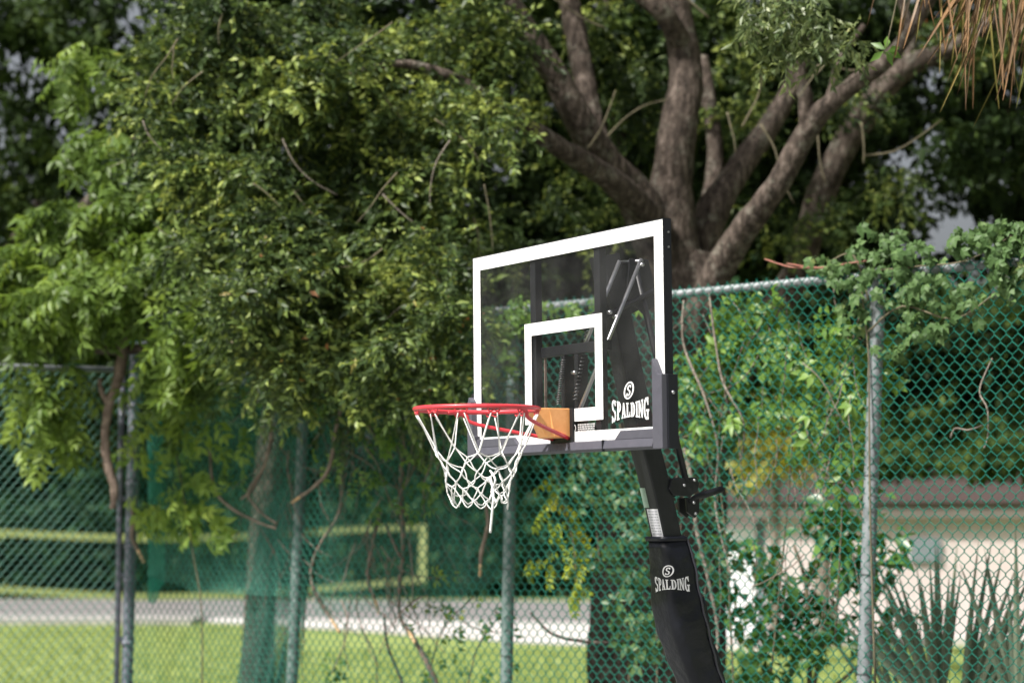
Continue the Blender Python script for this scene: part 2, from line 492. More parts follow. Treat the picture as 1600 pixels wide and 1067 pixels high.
def foliage(parent, name, m, protos, pos, rots, scl, nparts=300, stuffname='foliage', spread=.16, tintoff=0.0):
    """the sprays nearest the camera become parts, the rest one 'stuff' part"""
    n = len(pos)
    which = RNG.integers(0, len(protos), n)
    order = np.argsort(pos[:, 1])
    pi = inv(parent)
    # individually visible ones
    vis = []
    if nparts:
        X, Y, Z = pos[:, 0], pos[:, 1], pos[:, 2] - EYE
        px = 800 + FPX * X / (Y * math.cos(TH) + Z * math.sin(TH))
        py = 533.5 - FPX * (-Y * math.sin(TH) + Z * math.cos(TH)) / (Y * math.cos(TH) + Z * math.sin(TH))
        inside = (px > 0) & (px < 1600) & (py > 0) & (py < 1067)
        vis = [i for i in order if inside[i]][:nparts]
    isvis = np.zeros(n, bool); isvis[vis] = True
    mes = [arr_mesh(name, V, F, np.clip(T + tintoff, 0, 1), m) for V, F, T in protos]
    for i in vis:
        o = bpy.data.objects.new(name, mes[which[i]])
        COL.objects.link(o); o.parent = parent
        W = Matrix.Translation(Vector(pos[i])) @ Matrix(rots[i].tolist()).to_4x4() @ Matrix.Scale(float(scl[i]), 4)
        o.matrix_local = pi @ W
    Vs, Fs, Ts = [], [], []; b = 0
    for k, (V, F, T) in enumerate(protos):
        idx = np.where((which == k) & ~isvis)[0]
        if len(idx) == 0: continue
        vv = np.einsum('nij,vj->nvi', rots[idx], V) * scl[idx][:, None, None] + pos[idx][:, None, :]
        Vs.append(vv.reshape(-1, 3))
        Fs.append((F[None] + (np.arange(len(idx)) * len(V))[:, None, None] + b).reshape(-1, 3))
        cl = np.array([noise.noise(Vector(p) * 1.9) + .6 * noise.noise(Vector(p) * 5.0) for p in pos[idx]])
        Ts.append(np.clip(T[None] + (RNG.normal(tintoff, spread, len(idx)) + .40 * cl)[:, None], 0, .95).ravel())
        b += len(idx) * len(V)
    if Vs:
        me = arr_mesh(stuffname, np.vstack(Vs), np.vstack(Fs), np.concatenate(Ts), m)
        me.transform(pi)
        o = bpy.data.objects.new(stuffname, me); COL.objects.link(o); o.parent = parent
        o['kind'] = 'stuff'
        return o


def blob(c, r, n, shell=.5):
    """random points in an ellipsoid, some towards its rim"""
    d = RNG.normal(size=(n, 3)); d /= np.linalg.norm(d, axis=1)[:, None]
    u = RNG.random(n) ** (1 / 3 if shell < .5 else .5)
    return np.array(c) + d * u[:, None] * np.array(r)


def blobs(lst):
    """lst of (px, py, Y, rx, ry, rz, n): n points clumped in an ellipsoid seen at (px, py) and Y metres away"""
    out = []
    for px, py, Y, rx, ry, rz, n in lst:
        c = P(px, py, Y)
        k = max(3, n // 45)
        cc = blob(c, (rx, ry, rz), k)
        for i in range(k):
            s = RNG.uniform(.35, 1.0)
            out.append(blob(cc[i], (.24 * s + .03, .22 * s + .03, .15 * s + .03), n // k, .4))
    return np.vstack(out)


def clear(pos, boxes):
    """drop points whose picture position falls in a gap (px0,py0,px1,py1,keep)"""
    X, Y, Z = pos[:, 0], pos[:, 1], pos[:, 2] - EYE
    d = Y * math.cos(TH) + Z * math.sin(TH)
    px = 800 + FPX * X / d; py = 533.5 - FPX * (-Y * math.sin(TH) + Z * math.cos(TH)) / d
    k = np.ones(len(pos), bool)
    for a, b, c, e, keep in boxes:
        ins = (px > a) & (px < c) & (py > b) & (py < e)
        k &= ~ins | (RNG.random(len(pos)) < keep)
    return pos[k]


def wood(parent, name, pts, rad, m, n=10, k=7, jit=.12, smooth=True):
    p, r = cr(pts, k, rad)
    b = MB(); b.tube(p, r, n, jitter=jit, seedv=random.random() * 50)
    return b.build(name, m, parent, smooth=smooth, local=parent is None)


def limb_px(parent, name, pts, m, n=12, k=8, jit=.12):
    """pts of (px, py, Y, width in photo pixels)"""
    return wood(parent, name, [P(a, b, c) for a, b, c, d in pts], [d / 2 * c / FPX for a, b, c, d in pts], m, n, k, jit)


# ---------------------------------------------------------------- the ground
def sheet(name, pts, z, m):
    b = MB(); b.add([(x, y, z) for x, y in pts], [tuple(range(len(pts)))])
    o = b.build(name, m); tag(o, kind='structure'); return o


sheet('lawn', [(-900, -60), (900, -60), (900, 2500), (-900, 2500)], 0.0, M['lawn'])
sheet('court', [(-9, -12), (9, -12), (9, 8.6), (-.4, 16.0), (-9, 16.0)], 0.012, M['court'])
sheet('leaf_litter', [(-.3, 16.1), (9.1, 8.7), (20, 8.7), (20, 21), (-.3, 21)], 0.006, M['litter'])
def gy(py): return EYE * FPX / (py - 835) * .99
road_pts = [(-40, 41), (-9, 41), (0, 40.5), (8, 39), (8, 52), (0, 54), (-10, 55), (-40, 55)]
sheet('road', road_pts, 0.008, M['road'])
b = MB(); b.prism([(39.3, 0), (39.3, .12), (41.0, .12), (41.0, 0)], 0, -40, -6.05)
o = b.build('kerb', M['kerb']); tag(o, kind='structure')
sheet('driveway', [(-6, 40.4), (-2.6, 36.5), (0.2, 32.6), (4.0, 29.6), (4.6, 38.9), (-6, 42.6)], 0.014, M['concrete'])
# low grass blades along the lawn that can be seen
nb = 60000
gx = RNG.uniform(-10.5, 9, nb); gyv = 22 + RNG.random(nb) ** 1.4 * 17.0
ok = (gyv < 28.5) | (gx < -4) | (gyv < 31 - gx * .0)
gx, gyv = gx[ok], gyv[ok]; nb = len(gx)
h = RNG.uniform(.03, .085, nb); a = RNG.uniform(0, 3.14, nb); wv = .012
V = np.stack([np.stack([gx - wv * np.cos(a), gyv - wv * np.sin(a), 0 * h], 1), np.stack([gx + wv * np.cos(a), gyv + wv * np.sin(a), 0 * h], 1),
              np.stack([gx + RNG.normal(0, .02, nb), gyv + RNG.normal(0, .02, nb), h], 1)], 1).reshape(-1, 3)
M['grass_blade'] = leafmat('grass_blade', [(0, (.16, .22, .065)), (.6, (.27, .35, .11)), (1, (.40, .45, .17))], .4)
me = arr_mesh('grass', V, np.arange(nb * 3).reshape(-1, 3), np.repeat(RNG.random(nb), 3), M['grass_blade'])
o = bpy.data.objects.new('grass', me); COL.objects.link(o)
tag(o, 'short sunlit yellow green grass of the lawn behind the fence', 'grass', kind='stuff')

# ---------------------------------------------------------------- basketball hoop (board frame of reference)
HQ = (2.02818613e-01, 8.10928367, 2.05633822)
HR = Matrix.Rotation(-1.01892804, 3, 'Z') @ Matrix.Rotation(1.53623767e-02, 3, 'X') @ Matrix.Rotation(6.55286846e-03, 3, 'Y')
HM = Matrix.Translation(HQ) @ HR.to_4x4()
HMI = HM.inverted()
BW, BH = 1.372, .803


def ray(px, py):
    o = Vector((0, 0, EYE)); d = (P(px, py, 8) - o).normalized()
    return HMI @ o, (HMI.to_3x3() @ d)


def LY(px, py, y):
    o, d = ray(px, py); return o + d * ((y - o.y) / d.y)


def LX(px, py, x):
    o, d = ray(px, py); return o + d * ((x - o.x) / d.x)


pole_px = [(944, 400), (985, 600), (1003, 680), (1019, 740), (1033, 800), (1049, 880), (1056, 940), (1071, 1000), (1094, 1067), (1128, 1150)]
pole_l = [LX(a, b_, 0) for a, b_ in pole_px]
foot = pole_l[-1] + Vector((0, .32, -.9))
base_w = HM @ foot
hoop = empty('basketball_hoop', (base_w.x, base_w.y, 0.012))
tag(hoop, 'basketball hoop with clear backboard, red rim and black padded pole', 'basketball hoop')
HL = inv(hoop) @ HM     # board frame -> hoop frame


def hb(mb, name, m, parent=None, smooth=False, bevel=0):
    """build from board-frame coordinates"""
    mb.v = [tuple(HL @ Vector(v)) for v in mb.v]
    return mb.build(name, m, parent or hoop, smooth, bevel)


# backboard: pane, printed border, frame
b = MB(); b.box((0, .004, BH / 2), (BW - .004, .006, BH - .004)); pane = hb(b, 'glass_pane', M['pane'])
b = MB()
t = .055; y0 = -.0015
def frame_rect(b, x0, x1, z0, z1, t, y0, y1, tb=None, gap=None):
    tb = t if tb is None else tb
    def bx(a, c, e, f): b.box(((a + c) / 2, (y0 + y1) / 2, (e + f) / 2), (c - a, y1 - y0, f - e))
    bx(x0, x1, z1 - t, z1); bx(x0, x1, z0, z0 + tb)
    bx(x0, x0 + t, z0 + tb, z1 - t); bx(x1 - t, x1, z0 + tb, z1 - t)
frame_rect(b, -BW / 2 + .001, BW / 2 - .001, 0, BH, .056, -.0012, .0006, tb=.043)
hb(b, 'border_stripe', M['white'])
b = MB(); frame_rect(b, -.2795, .2795, .083, .4905, .050, -.0012, .0006); hb(b, 'target_square', M['white'])
b = MB(); frame_rect(b, -BW / 2 - .003, BW / 2 + .003, -.003, BH + .003, .012, .009, .034); hb(b, 'frame', M['black_frame'])
b = MB(); frame_rect(b, -BW / 2 - .003, BW / 2 + .003, -.003, BH + .003, .0035, -.002, .0085)
hb(b, 'edge_trim', M['black_frame'])
for x, z in ((BW / 2 + .004, .755), (BW / 2 + .004, .70)):
    b = MB(); b.tube([(x - .002, .02, z), (x + .003, .02, z)], .004, 8); hb(b, 'rivet', M['chrome'])
# rear struts behind the glass
for x in (-.232, .232):
    b = MB(); b.box((x, .026, .402), (.04, .032, .775)); b.box((x - .018, .05, .402), (.004, .016, .775)); hb(b, 'rear_strut', M['black_metal'], bevel=.003)
b = MB(); b.box((0, .050, .372), (.50, .03, .040)); hb(b, 'cross_bar', M['black_metal'], bevel=.003)
for x in (-.055, .04):
    b = MB(); b.box((x, .06, .185), (.026, .05, .33)); hb(b, 'mount_bracket', M['black_metal'], bevel=.003)
b = MB(); b.box((-.205, .05, .24), (.006, .01, .22)); hb(b, 'inner_rail', M['vinewood'])

# elevator arms between board and pole head
def arm(p, q, r, m, name):
    b = MB(); b.tube([p, q], r, 10); return hb(b, name, m, smooth=True)
for xx, (a, c) in ((.10, ((1002, 405), (905, 642))), (.078, ((968, 408), (911, 546)))):
    arm(LX(*a, xx), LX(*c, xx), .0085, M['arm_steel'], 'lift_arm')
for xx in (.06, -.05):
    p = LX(1000 if xx > 0 else 966, 408, xx); q = p + Vector((0, -.29, -.10))
    arm(p + Vector((0, .10, -.10)), Vector((xx, .06, .45)), .011, M['black_metal'], 'lower_arm')
pin_a, pin_b = LX(1003, 408, .10), LX(966, 410, -.09)
arm(pin_a, pin_b, .007, M['chrome'], 'pivot_pin')
b = MB(); c = LX(985, 430, 0)
for s in (-.050, .052):
    b.prism([(c.y - .04, c.z + .06), (c.y + .05, c.z + .06), (c.y + .10, c.z - .12), (c.y + .02, c.z - .16), (c.y - .06, c.z - .1)], 0, s - .004, s + .004)
hb(b, 'pole_head', M['black_metal'], bevel=.002)
for px, py, xx in ((942, 483, .09), (897, 582, .06), (1002, 414, .105), (952, 488, .09), (962, 495, .09)):
    p = LX(px, py, xx); b = MB(); b.tube([p - Vector((.012, 0, 0)), p + Vector((.012, 0, 0))], .008, 8); hb(b, 'bolt', M['chrome'], smooth=True)
# springs
for (a, c, xx) in (((919, 508), (898, 625), .05), ((880, 560), (872, 632), -.045)):
    p, q = LX(*a, xx), LX(*c, xx)
    pts = []
    ax = (q - p).normalized(); u = ax.cross(Vector((1, 0, 0))).normalized(); v = ax.cross(u)
    for i in range(181):
        s_ = i / 180; an = s_ * 2 * math.pi * 20
        pts.append(p.lerp(q, s_) + (u * math.cos(an) + v * math.sin(an)) * .0085)
    b = MB(); b.tube(pts, .0019, 5); hb(b, 'spring', M['dull_steel'], smooth=True)

# bottom and corner pads of the board
b = MB()
b.prism([(-.030, -.030), (-.020, -.038), (.045, -.038), (.045, .0), (-.0025, .0), (-.0025, .004), (-.022, .000)], 0, -BW / 2 + .05, BW / 2 - .05)
hb(b, 'bottom_pad', M['grey_pad'], bevel=.002)
for s in (1, -1):
    x0, x1 = (.38, BW / 2 - .048) if s > 0 else (-BW / 2 + .048, -.31)
    b = MB()
    b.prism([(x0, .001), (x1, .001), (x1, .035), (x0 + (.040 if s > 0 else 0), .035), (x0, .0125)][:4] if s > 0 else [(x0, .001), (x1, .001), (x1 - .04, .035), (x0, .035)], 1, -.020, -.003)
    hb(b, 'pad_lip', M['grey_pad'], bevel=.003)
    X = s * (BW / 2)
    b = MB()
    prof = [(X - s * .047, -.04), (X + s * .014, -.04), (X + s * .014, .235), (X - s * .012, .262), (X - s * .047, .262 if s < 0 else .268)]
    if s < 0: prof = [(X - s * .047, -.04), (X + s * .014, -.04), (X + s * .014, .185), (X + s * 0, .215), (X - s * .02, .195), (X - s * .03, .05), (X - s * .047, .05)]
    if s > 0: prof = [(X - .047, -.04), (X + .014, -.04), (X + .014, .232), (X - .008, .232), (X - .044, .292), (X - .047, .285)]
    b.prism(prof, 1, -.028, -.0025)
    hb(b, 'corner_pad', M['grey_pad'], bevel=.003)
    b = MB(); b.box((X + s * .0095, .021, .096), (.016, .046, .272)); hb(b, 'corner_pad_side', M['black_frame'], bevel=.003)
    b = MB(); b.tube([(X + s * .016, .02, .165), (X + s * .023, .02, .165)], .007, 8); hb(b, 'bolt', M['chrome'], smooth=True)
b = MB(); b.box((.315, -.012, -.018), (.004, .04, .043)); hb(b, 'pad_seam', M['black_frame'])

# lettering ------------------------------------------------------------
def arc(cx, cy, rx, ry, a0, a1, tx, ty, n=9):
    q = []
    for i in range(n):
        a = math.radians(a0 + (a1 - a0) * i / (n - 1)); a2 = math.radians(a0 + (a1 - a0) * (i + 1) / (n - 1))
        if i == n - 1: break
        q.append([(cx + rx * math.cos(a), cy + ry * math.sin(a)), (cx + rx * math.cos(a2), cy + ry * math.sin(a2)),
                  (cx + (rx - tx) * math.cos(a2), cy + (ry - ty) * math.sin(a2)), (cx + (rx - tx) * math.cos(a), cy + (ry - ty) * math.sin(a))])
    return q
def rc(x0, y0, x1, y1): return [[(x0, y0), (x1, y0), (x1, y1), (x0, y1)]]
LET = {
 'S': arc(.5, .74, .40, .27, 20, 260, .24, .12) + arc(.5, .27, .42, .28, -160, 92, .25, .12) + rc(.68, .74, .84, 1.0) + rc(.10, -.02, .24, .28),
 'P': rc(.14, .06, .42, .94) + rc(.02, 0, .58, .1) + rc(.02, .9, .5, 1) + arc(.48, .70, .46, .30, -90, 90, .26, .11),
 'A': [[(.10, .05), (.30, .05), (.56, .98), (.40, .98)], [(.62, .05), (.92, .05), (.62, .98), (.42, .98)]] + rc(.25, .25, .7, .36) + rc(.0, 0, .38, .08) + rc(.54, 0, 1.02, .08),
 'L': rc(.14, .06, .44, .94) + rc(.02, 0, .9, .11) + rc(.02, .9, .58, 1) + [[(.74, .1), (.92, .1), (.94, .36), (.84, .36)]],
 'D': rc(.12, .06, .40, .94) + rc(.0, 0, .5, .1) + rc(.0, .9, .5, 1) + arc(.46, .5, .50, .5, -90, 90, .29, .11),
 'I': rc(.26, .06, .74, .94) + rc(.08, 0, .92, .1) + rc(.08, .9, .92, 1),
 'N': rc(.10, .05, .26, .95) + rc(.76, .05, .92, .95) + [[(.10, .97), (.36, .97), (.92, .03), (.70, .03)]] + rc(0, 0, .38, .08) + rc(0, .92, .34, 1) + rc(.62, .92, 1.04, 1),
 'G': arc(.5, .5, .47, .52, 40, 330, .28, .12, 14) + rc(.62, .02, .88, .46) + rc(.5, .38, 1.0, .47) + rc(.74, .66, .88, 1.0),
}


def wordmark(fn, W, H, name, m, parent, thick=.0006, curve=None):
    """fn(u, v, w): board-like mapping of metres to the surface"""
    wid = [1.12, .98, 1.0, .9, 1.0, .56, 1.06, 1.22]
    tot = sum(wid); x = 0
    for ch, wd in zip('SPALDING', wid):
        b = MB()
        for poly in LET[ch]:
            vs = []
            for dd in (0, thick):
                for (a, c) in poly:
                    u = (x + a * wd * .93) / tot
                    k = .60 + .42 * abs(2 * u - 1) ** 1.7
                    v = (.5 - .03) + (c - .5) * k
                    vs.append(fn((u - .5) * W, (v - .5) * H, dd))
            n = len(poly)
            # subdivide not needed: letters are small
            b.add(vs, [tuple(range(n)), tuple(range(n, 2 * n))[::-1]] + [(i, (i + 1) % n, n + (i + 1) % n, n + i) for i in range(n)])
        x += wd
        hb(b, name, m, parent)
    # emblem: slanted ring with an S
    b = MB()
    rw, rh = W * .165, H * .37
    def em(u, v, d): return fn(u + v * .28 - .03 * W, v + H * .80, d)
    for q in arc(0, 0, rw * .78, rh * 1.0, 0, 360, rw * .20, rh * .16, 33):
        b.add([em(a, c, dd) for dd in (0, thick) for a, c in q], [(0, 1, 2, 3), (7, 6, 5, 4), (0, 1, 5, 4), (1, 2, 6, 5), (2, 3, 7, 6), (3, 0, 4, 7)])
    for poly in LET['S']:
        n = len(poly)
        b.add([em((a - .5) * rw * .72, (c - .5) * rh * 1.25, dd) for dd in (0, thick) for a, c in poly], [tuple(range(n)), tuple(range(n, 2 * n))[::-1]])
    hb(b, 'emblem', m, parent)


# board wordmark: centred at photo (985, 641)
c = LY(985, 639, -.001)
wordmark(lambda u, v, d: Vector((c.x + u, -.0014 - d, c.z + v)), .248, .088, 'letter', M['letter'], pane)
# small print plate
c2 = LY(911, 668, -.001)
b = MB()
for q in arc(-.062, 0, .014, .016, 0, 360, .005, .005, 17): b.add([(c2.x + a, -.0016 - dd, c2.z + z) for dd in (0, .0005) for a, z in q], [(0, 1, 2, 3), (7, 6, 5, 4)])
r_ = random.Random(3)
for row in range(4):
    x = -.035
    while x < .075:
        wd = r_.uniform(.006, .02); b.box((c2.x + x + wd / 2, -.0016, c2.z + .012 - row * .0082), (wd, .0006, .0056)); x += wd + .0035
hb(b, 'small_print', M['plate_print'], pane)
for i in range(9):   # dust specks and water marks
    pass

# rim ------------------------------------------------------------------
RC = Vector((0, -.395, .128)); RR = .2375
b = MB(); ring = [RC + Vector((RR * math.cos(a), RR * math.sin(a), -.002 * math.sin(a))) for a in [2 * math.pi * i / 64 for i in range(64)]]
b.tube(ring, .0092, 10, closed=True); rim = hb(b, 'rim', M['rim_red'], smooth=True)
hooks = []
for k in range(12):
    a = math.radians(15 + 30 * k)
    o_ = RC + Vector((RR * math.cos(a), RR * math.sin(a), 0)); tdir = Vector((-math.sin(a), math.cos(a), 0))
    if abs(math.degrees(a) - 90) < 10: pass
    pts = [o_ + tdir * .026 + Vector((0, 0, -.005)), o_ + tdir * .016 + Vector((0, 0, -.02)), o_ + Vector((0, 0, -.013)), o_ - tdir * .016 + Vector((0, 0, -.02)), o_ - tdir * .026 + Vector((0, 0, -.005))]
    b = MB(); b.tube(cr(pts, 4), .0032, 6); hb(b, 'net_hook', M['rim_red'], rim, smooth=True)
    hooks.append((a, o_ + Vector((0, 0, -.022))))
# braces
def nearest(px, py):   # point on the ring whose picture is closest
    best = None
    for q in ring:
        wq = HM @ q; X, Y, Z = wq.x, wq.y, wq.z - EYE
        d = Y * math.cos(TH) + Z * math.sin(TH)
        e = (800 + FPX * X / d - px) ** 2 + (533.5 - FPX * (-Y * math.sin(TH) + Z * math.cos(TH)) / d - py) ** 2
        if best is None or e < best[0]: best = (e, q)
    return best[1]
for s in (1, -1):
    a = math.radians(38 if s > 0 else 142)
    a = math.radians(58) if s > 0 else math.radians(170)
for s, ang in ((1, 12), (-1, 168)):
    a = math.radians(ang)
    p0 = RC + Vector((RR * math.cos(a), RR * math.sin(a), -.004))
    p1 = p0 + Vector((-s * .012, .035, -.012)); p2 = p0 + Vector((-s * .03, .07, -.045))
    end = Vector((s * .055, -.012, .018))
    b = MB(); b.tube(cr([p0 - Vector((0, .045, 0)), p0, p1, p2, end], 5), .0078, 8); hb(b, 'rim_brace', M['rim_red'], smooth=True)
# orange bracket: folded sheet
b = MB()
A = [(-.062, -.008), (.062, -.008), (.062, -.105), (.05, -.148), (.02, -.168), (-.02, -.168), (-.05, -.148), (-.062, -.105)]
Bt = [(-.062, -.008), (.062, -.008), (.062, -.09), (.048, -.10), (.02, -.105), (-.02, -.105), (-.048, -.10), (-.062, -.09)]
n = len(A)
b.add([(x, y, .135) for x, y in A] + [(x, y if y > -.02 else y * .86, .02) for x, y in Bt], [tuple(range(n)), tuple(range(n, 2 * n))[::-1]] + [(i, (i + 1) % n, n + (i + 1) % n, n + i) for i in range(n)])
hb(b, 'bracket', M['bracket_orange'], bevel=.004)
b = MB(); b.box((0, -.006, .060), (.165, .009, .150)); hb(b, 'mount_plate', M['black_metal'], bevel=.002)

# net: strands crossing in diamonds
rows = [(0.0, RR, 0), (-.128, .178, .5), (-.172, .155, 0), (-.210, .141, .5), (-.248, .127, 0), (-.284, .116, .5), (-.316, .106, 0), (-.343, .098, .5)]
rn = random.Random(11)
def knot(j, k2):   # j row, k2 in half steps of the 12 loops
    z, r, ph = rows[j]
    rr = random.Random(j * 100 + k2 % 24)
    a = math.radians(15 + 15 * k2)
    jz = rr.uniform(-.018, .018) if j else 0
    ja = rr.uniform(-.05, .05) * (1.4 if j else 0)
    jr = 1 + (rr.uniform(-.07, .07) if j else 0)
    sk = -z
    base = RC + Vector((0, 0, -.024))
    return base + Vector((r * jr * math.cos(a + ja) + .01 * sk, r * jr * math.sin(a + ja) + .03 * sk, z + jz))
b = MB()
tk = RC + Vector((.02, -.115, 0))
tail = [LY(766, 745, tk.y), LY(771, 770, tk.y), LY(769, 800, tk.y), LY(766, 832, tk.y)]
b.tube(cr(tail, 5), .0047, 6)
b.tube(cr([LY(766, 735, tk.y), LY(774, 750, tk.y), LY(768, 768, tk.y), LY(776, 785, tk.y)], 4), .004, 6)
net = hb(b, 'net', M['net_cord'], smooth=True)
for k in range(12):
    for s in (1, -1):
        pts = []
        for j in range(len(rows)):
            k2 = 2 * k + s * j
            q = knot(j, k2)
            if j:
                q = q + Vector((rn.uniform(-.002, .002), rn.uniform(-.002, .002), 0))
            if j == 0: q = q + Vector((-math.sin(math.radians(15 + 30 * k)), math.cos(math.radians(15 + 30 * k)), 0)) * .012 * s
            pts.append(q)
        fine = []
        for i in range(len(pts) - 1):
            for u in (0, .33, .66):
                q = pts[i].lerp(pts[i + 1], u)
                if i > 0 and u: q = q + Vector((rn.uniform(-.003, .003), rn.uniform(-.003, .003), -.003))
                fine.append(q)
        fine.append(pts[-1])
        b = MB(); b.tube(cr(fine, 2), .0027, 5); hb(b, 'cord', M['net_cord'], net, smooth=True)

# pole, pad, labels
pp, pr = cr(pole_l + [pole_l[-1] + Vector((0, .12, -.3)), foot], 8, [.052] * (len(pole_l) + 2))
r2 = math.sqrt(2)
b = MB()
# square section: four corners slightly rounded
def sweep_sq(b, pts, half, depth, rnd=.012, n=3):
    """square tube swept in the x=0 plane of the board frame"""
    sec = []
    for cx, cy, a0 in ((1, 1, 0), (-1, 1, 90), (-1, -1, 180), (1, -1, 270)):
        for i in range(n + 1):
            a = math.radians(a0 + 90 * i / n)
            sec.append((cx * (1) , cy, math.cos(a), math.sin(a)))
    m_ = len(sec); vs = []
    for i, p in enumerate(pts):
        t_ = (pts[min(i + 1, len(pts) - 1)] - pts[max(i - 1, 0)]).normalized()
        nn = Vector((0, t_.z, -t_.y))
        h_ = half[i] if hasattr(half, '__len__') else half; d_ = depth[i] if hasattr(depth, '__len__') else depth
        for cx, cy, ca, sa in sec:
            vs.append(p + Vector((1, 0, 0)) * (cx * (h_ - rnd) + ca * rnd) + nn * (cy * (d_ - rnd) + sa * rnd))
    fs = [tuple(range(m_))[::-1], tuple(range((len(pts) - 1) * m_, len(pts) * m_))]
    for i in range(len(pts) - 1):
        for k in range(m_):
            fs.append((i * m_ + k, i * m_ + (k + 1) % m_, (i + 1) * m_ + (k + 1) % m_, (i + 1) * m_ + k))
    b.add(vs, fs)
sweep_sq(b, pp, .048, .044, .008)
pole = hb(b, 'pole', M['black_metal'])
for s_ in (0,):
    b = MB(); b.box((foot.x, foot.y, foot.z - .01), (.28, .28, .02)); hb(b, 'base_plate', M['black_metal'])
# pad follows the pole
def at_z(z):
    for i in range(len(pp) - 1):
        if (pp[i].z - z) * (pp[i + 1].z - z) <= 0:
            u = (pp[i].z - z) / (pp[i].z - pp[i + 1].z + 1e-9); return pp[i].lerp(pp[i + 1], u)
    return pp[-1]
ztop = LX(1043, 840, 0).z
zs = [ztop - i * .03 for i in range(44)]
pad_pts = [at_z(z) for z in zs]
hw, hd = [], []
for i in range(len(zs)):
    u = i * .03
    k = .066 + .006 * min(1, u / .1) + .010 * math.exp(-((u - .33) / .15) ** 2) + .0018 * math.sin(i * 1.7)
    if i < 2: k -= .004
    hw.append(k); hd.append(k * 1.02)
b = MB(); sweep_sq(b, pad_pts, hw, hd, .034, 6)
pad = hb(b, 'pole_pad', M['pad_vinyl'], smooth=True)
tex = None
b = MB(); b.tube(cr([p + Vector((hw[i] * .98, (hd[i] * .86), 0)) for i, p in enumerate(pad_pts)], 1), .005, 6); hb(b, 'seam', M['piping'], pad, smooth=True)
b = MB(); b.tube([p + Vector((hw[i] * .55, hd[i] * 1.0 + .012, 0)) for i, p in enumerate(pad_pts)][8:], [.016 + .006 * math.sin(i * .9) for i in range(len(pad_pts) - 8)], 6, sx=.5); hb(b, 'flap', M['pad_vinyl'], pad, smooth=True)
for i_ in (16, 17):
    pass
b = MB()
k0 = 22; q = pad_pts[k0] + Vector((hw[k0] + .004, hd[k0] * .95, 0)); b.box(q, (.012, .035, .016)); hb(b, 'strap', M['dull_steel'], pad, bevel=.003)
# pad rim fold at its mouth
b = MB(); sweep_sq(b, [pad_pts[0] + Vector((0, 0, .006)), pad_pts[0] - Vector((0, 0, .012))], .070, .070, .03, 6); hb(b, 'pad_mouth', M['pad_vinyl'], pad, smooth=True)

# wordmark wrapped over the pad: angular coordinate round the section
def pad_surface(u, v, d, cu, cz):
    z = cz + v
    i = min(range(len(zs)), key=lambda k: abs(zs[k] - z)); p = at_z(z)
    h_ = hw[i]
    # unroll: start at the front-right rounded corner, going left over the front face
    s = u + cu      # 0 = the corner between the front (-y) and right (+x) faces
    R_ = .034; flat = h_ - R_; q = R_ * math.pi / 4
    if s > q:  x, y, nx, ny = h_, -(flat) + (s - q), 1, 0
    elif s > -q:
        a = (s / (2 * q)) * math.pi / 2 - math.pi / 4
        x, y, nx, ny = flat + R_ * math.cos(a), -flat + R_ * math.sin(a), math.cos(a), math.sin(a)
    else: x, y, nx, ny = flat + (s + q), -h_, 0, -1
    return p + Vector((x + nx * (.0035 + d), y + ny * (.0035 + d), z - p.z))
czp = LX(1050, 912, .07).z
wordmark(lambda u, v, d: pad_surface(u, v, d, .002, czp), .178, .064, 'letter', M['letter'], pad, .001)

# stickers on the pole (right-hand face is +x, front is -y)
def sticker(z0, z1, y0, y1, m, name):
    b = MB(); p0, p1 = at_z(z0), at_z(z1)
    vs = []
    for d in (.0486, .0495):
        vs += [p0 + Vector((d, y0, 0)), p0 + Vector((d, y1, 0)), p1 + Vector((d, y1, 0)), p1 + Vector((d, y0, 0))]
    b.add(vs, [(0, 1, 2, 3), (7, 6, 5, 4), (0, 1, 5, 4), (1, 2, 6, 5), (2, 3, 7, 6), (3, 0, 4, 7)])
    return hb(b, name, m)
z1, z0 = LX(1028, 795, .05).z, ztop + .002
b = MB()
def front_face(x, z, d=0): 
    p = at_z(z); return p + Vector((x, -.0455 - d, 0))
b.add([front_face(.044, z1), front_face(-.03, z1), front_face(-.03, z0), front_face(.044, z0), front_face(.044, z1, .001), front_face(-.03, z1, .001), front_face(-.03, z0, .001), front_face(.044, z0, .001)],
      [(0, 1, 2, 3), (7, 6, 5, 4), (0, 1, 5, 4), (1, 2, 6, 5), (2, 3, 7, 6), (3, 0, 4, 7)])
st = hb(b, 'warning_sticker', M['sticker'])
b = MB(); rr = random.Random(5)
for i in range(9):
    z = z1 - .008 - i * (z1 - z0 - .014) / 9; x = .038
    while x > -.02:
        wd = rr.uniform(.008, .022); e = max(x - wd, -.026)
        b.add([front_face(x, z, .0016), front_face(e, z, .0016), front_face(e, z - .004, .0016), front_face(x, z - .004, .0016)], [(0, 1, 2, 3)]); x = e - .004
hb(b, 'sticker_text', M['sticker_print'], st)
za, zb = LX(1014, 762, 0).z, LX(1014, 793, 0).z
b = MB(); b.add([front_face(-.010, za), front_face(-.046, za), front_face(-.046, zb), front_face(-.010, zb), front_face(-.010, za, .001), front_face(-.046, za, .001), front_face(-.046, zb, .001), front_face(-.010, zb, .001)],
      [(0, 1, 2, 3), (7, 6, 5, 4), (0, 1, 5, 4), (1, 2, 6, 5), (2, 3, 7, 6), (3, 0, 4, 7)])
hb(b, 'small_sticker', M['faded_sticker'])

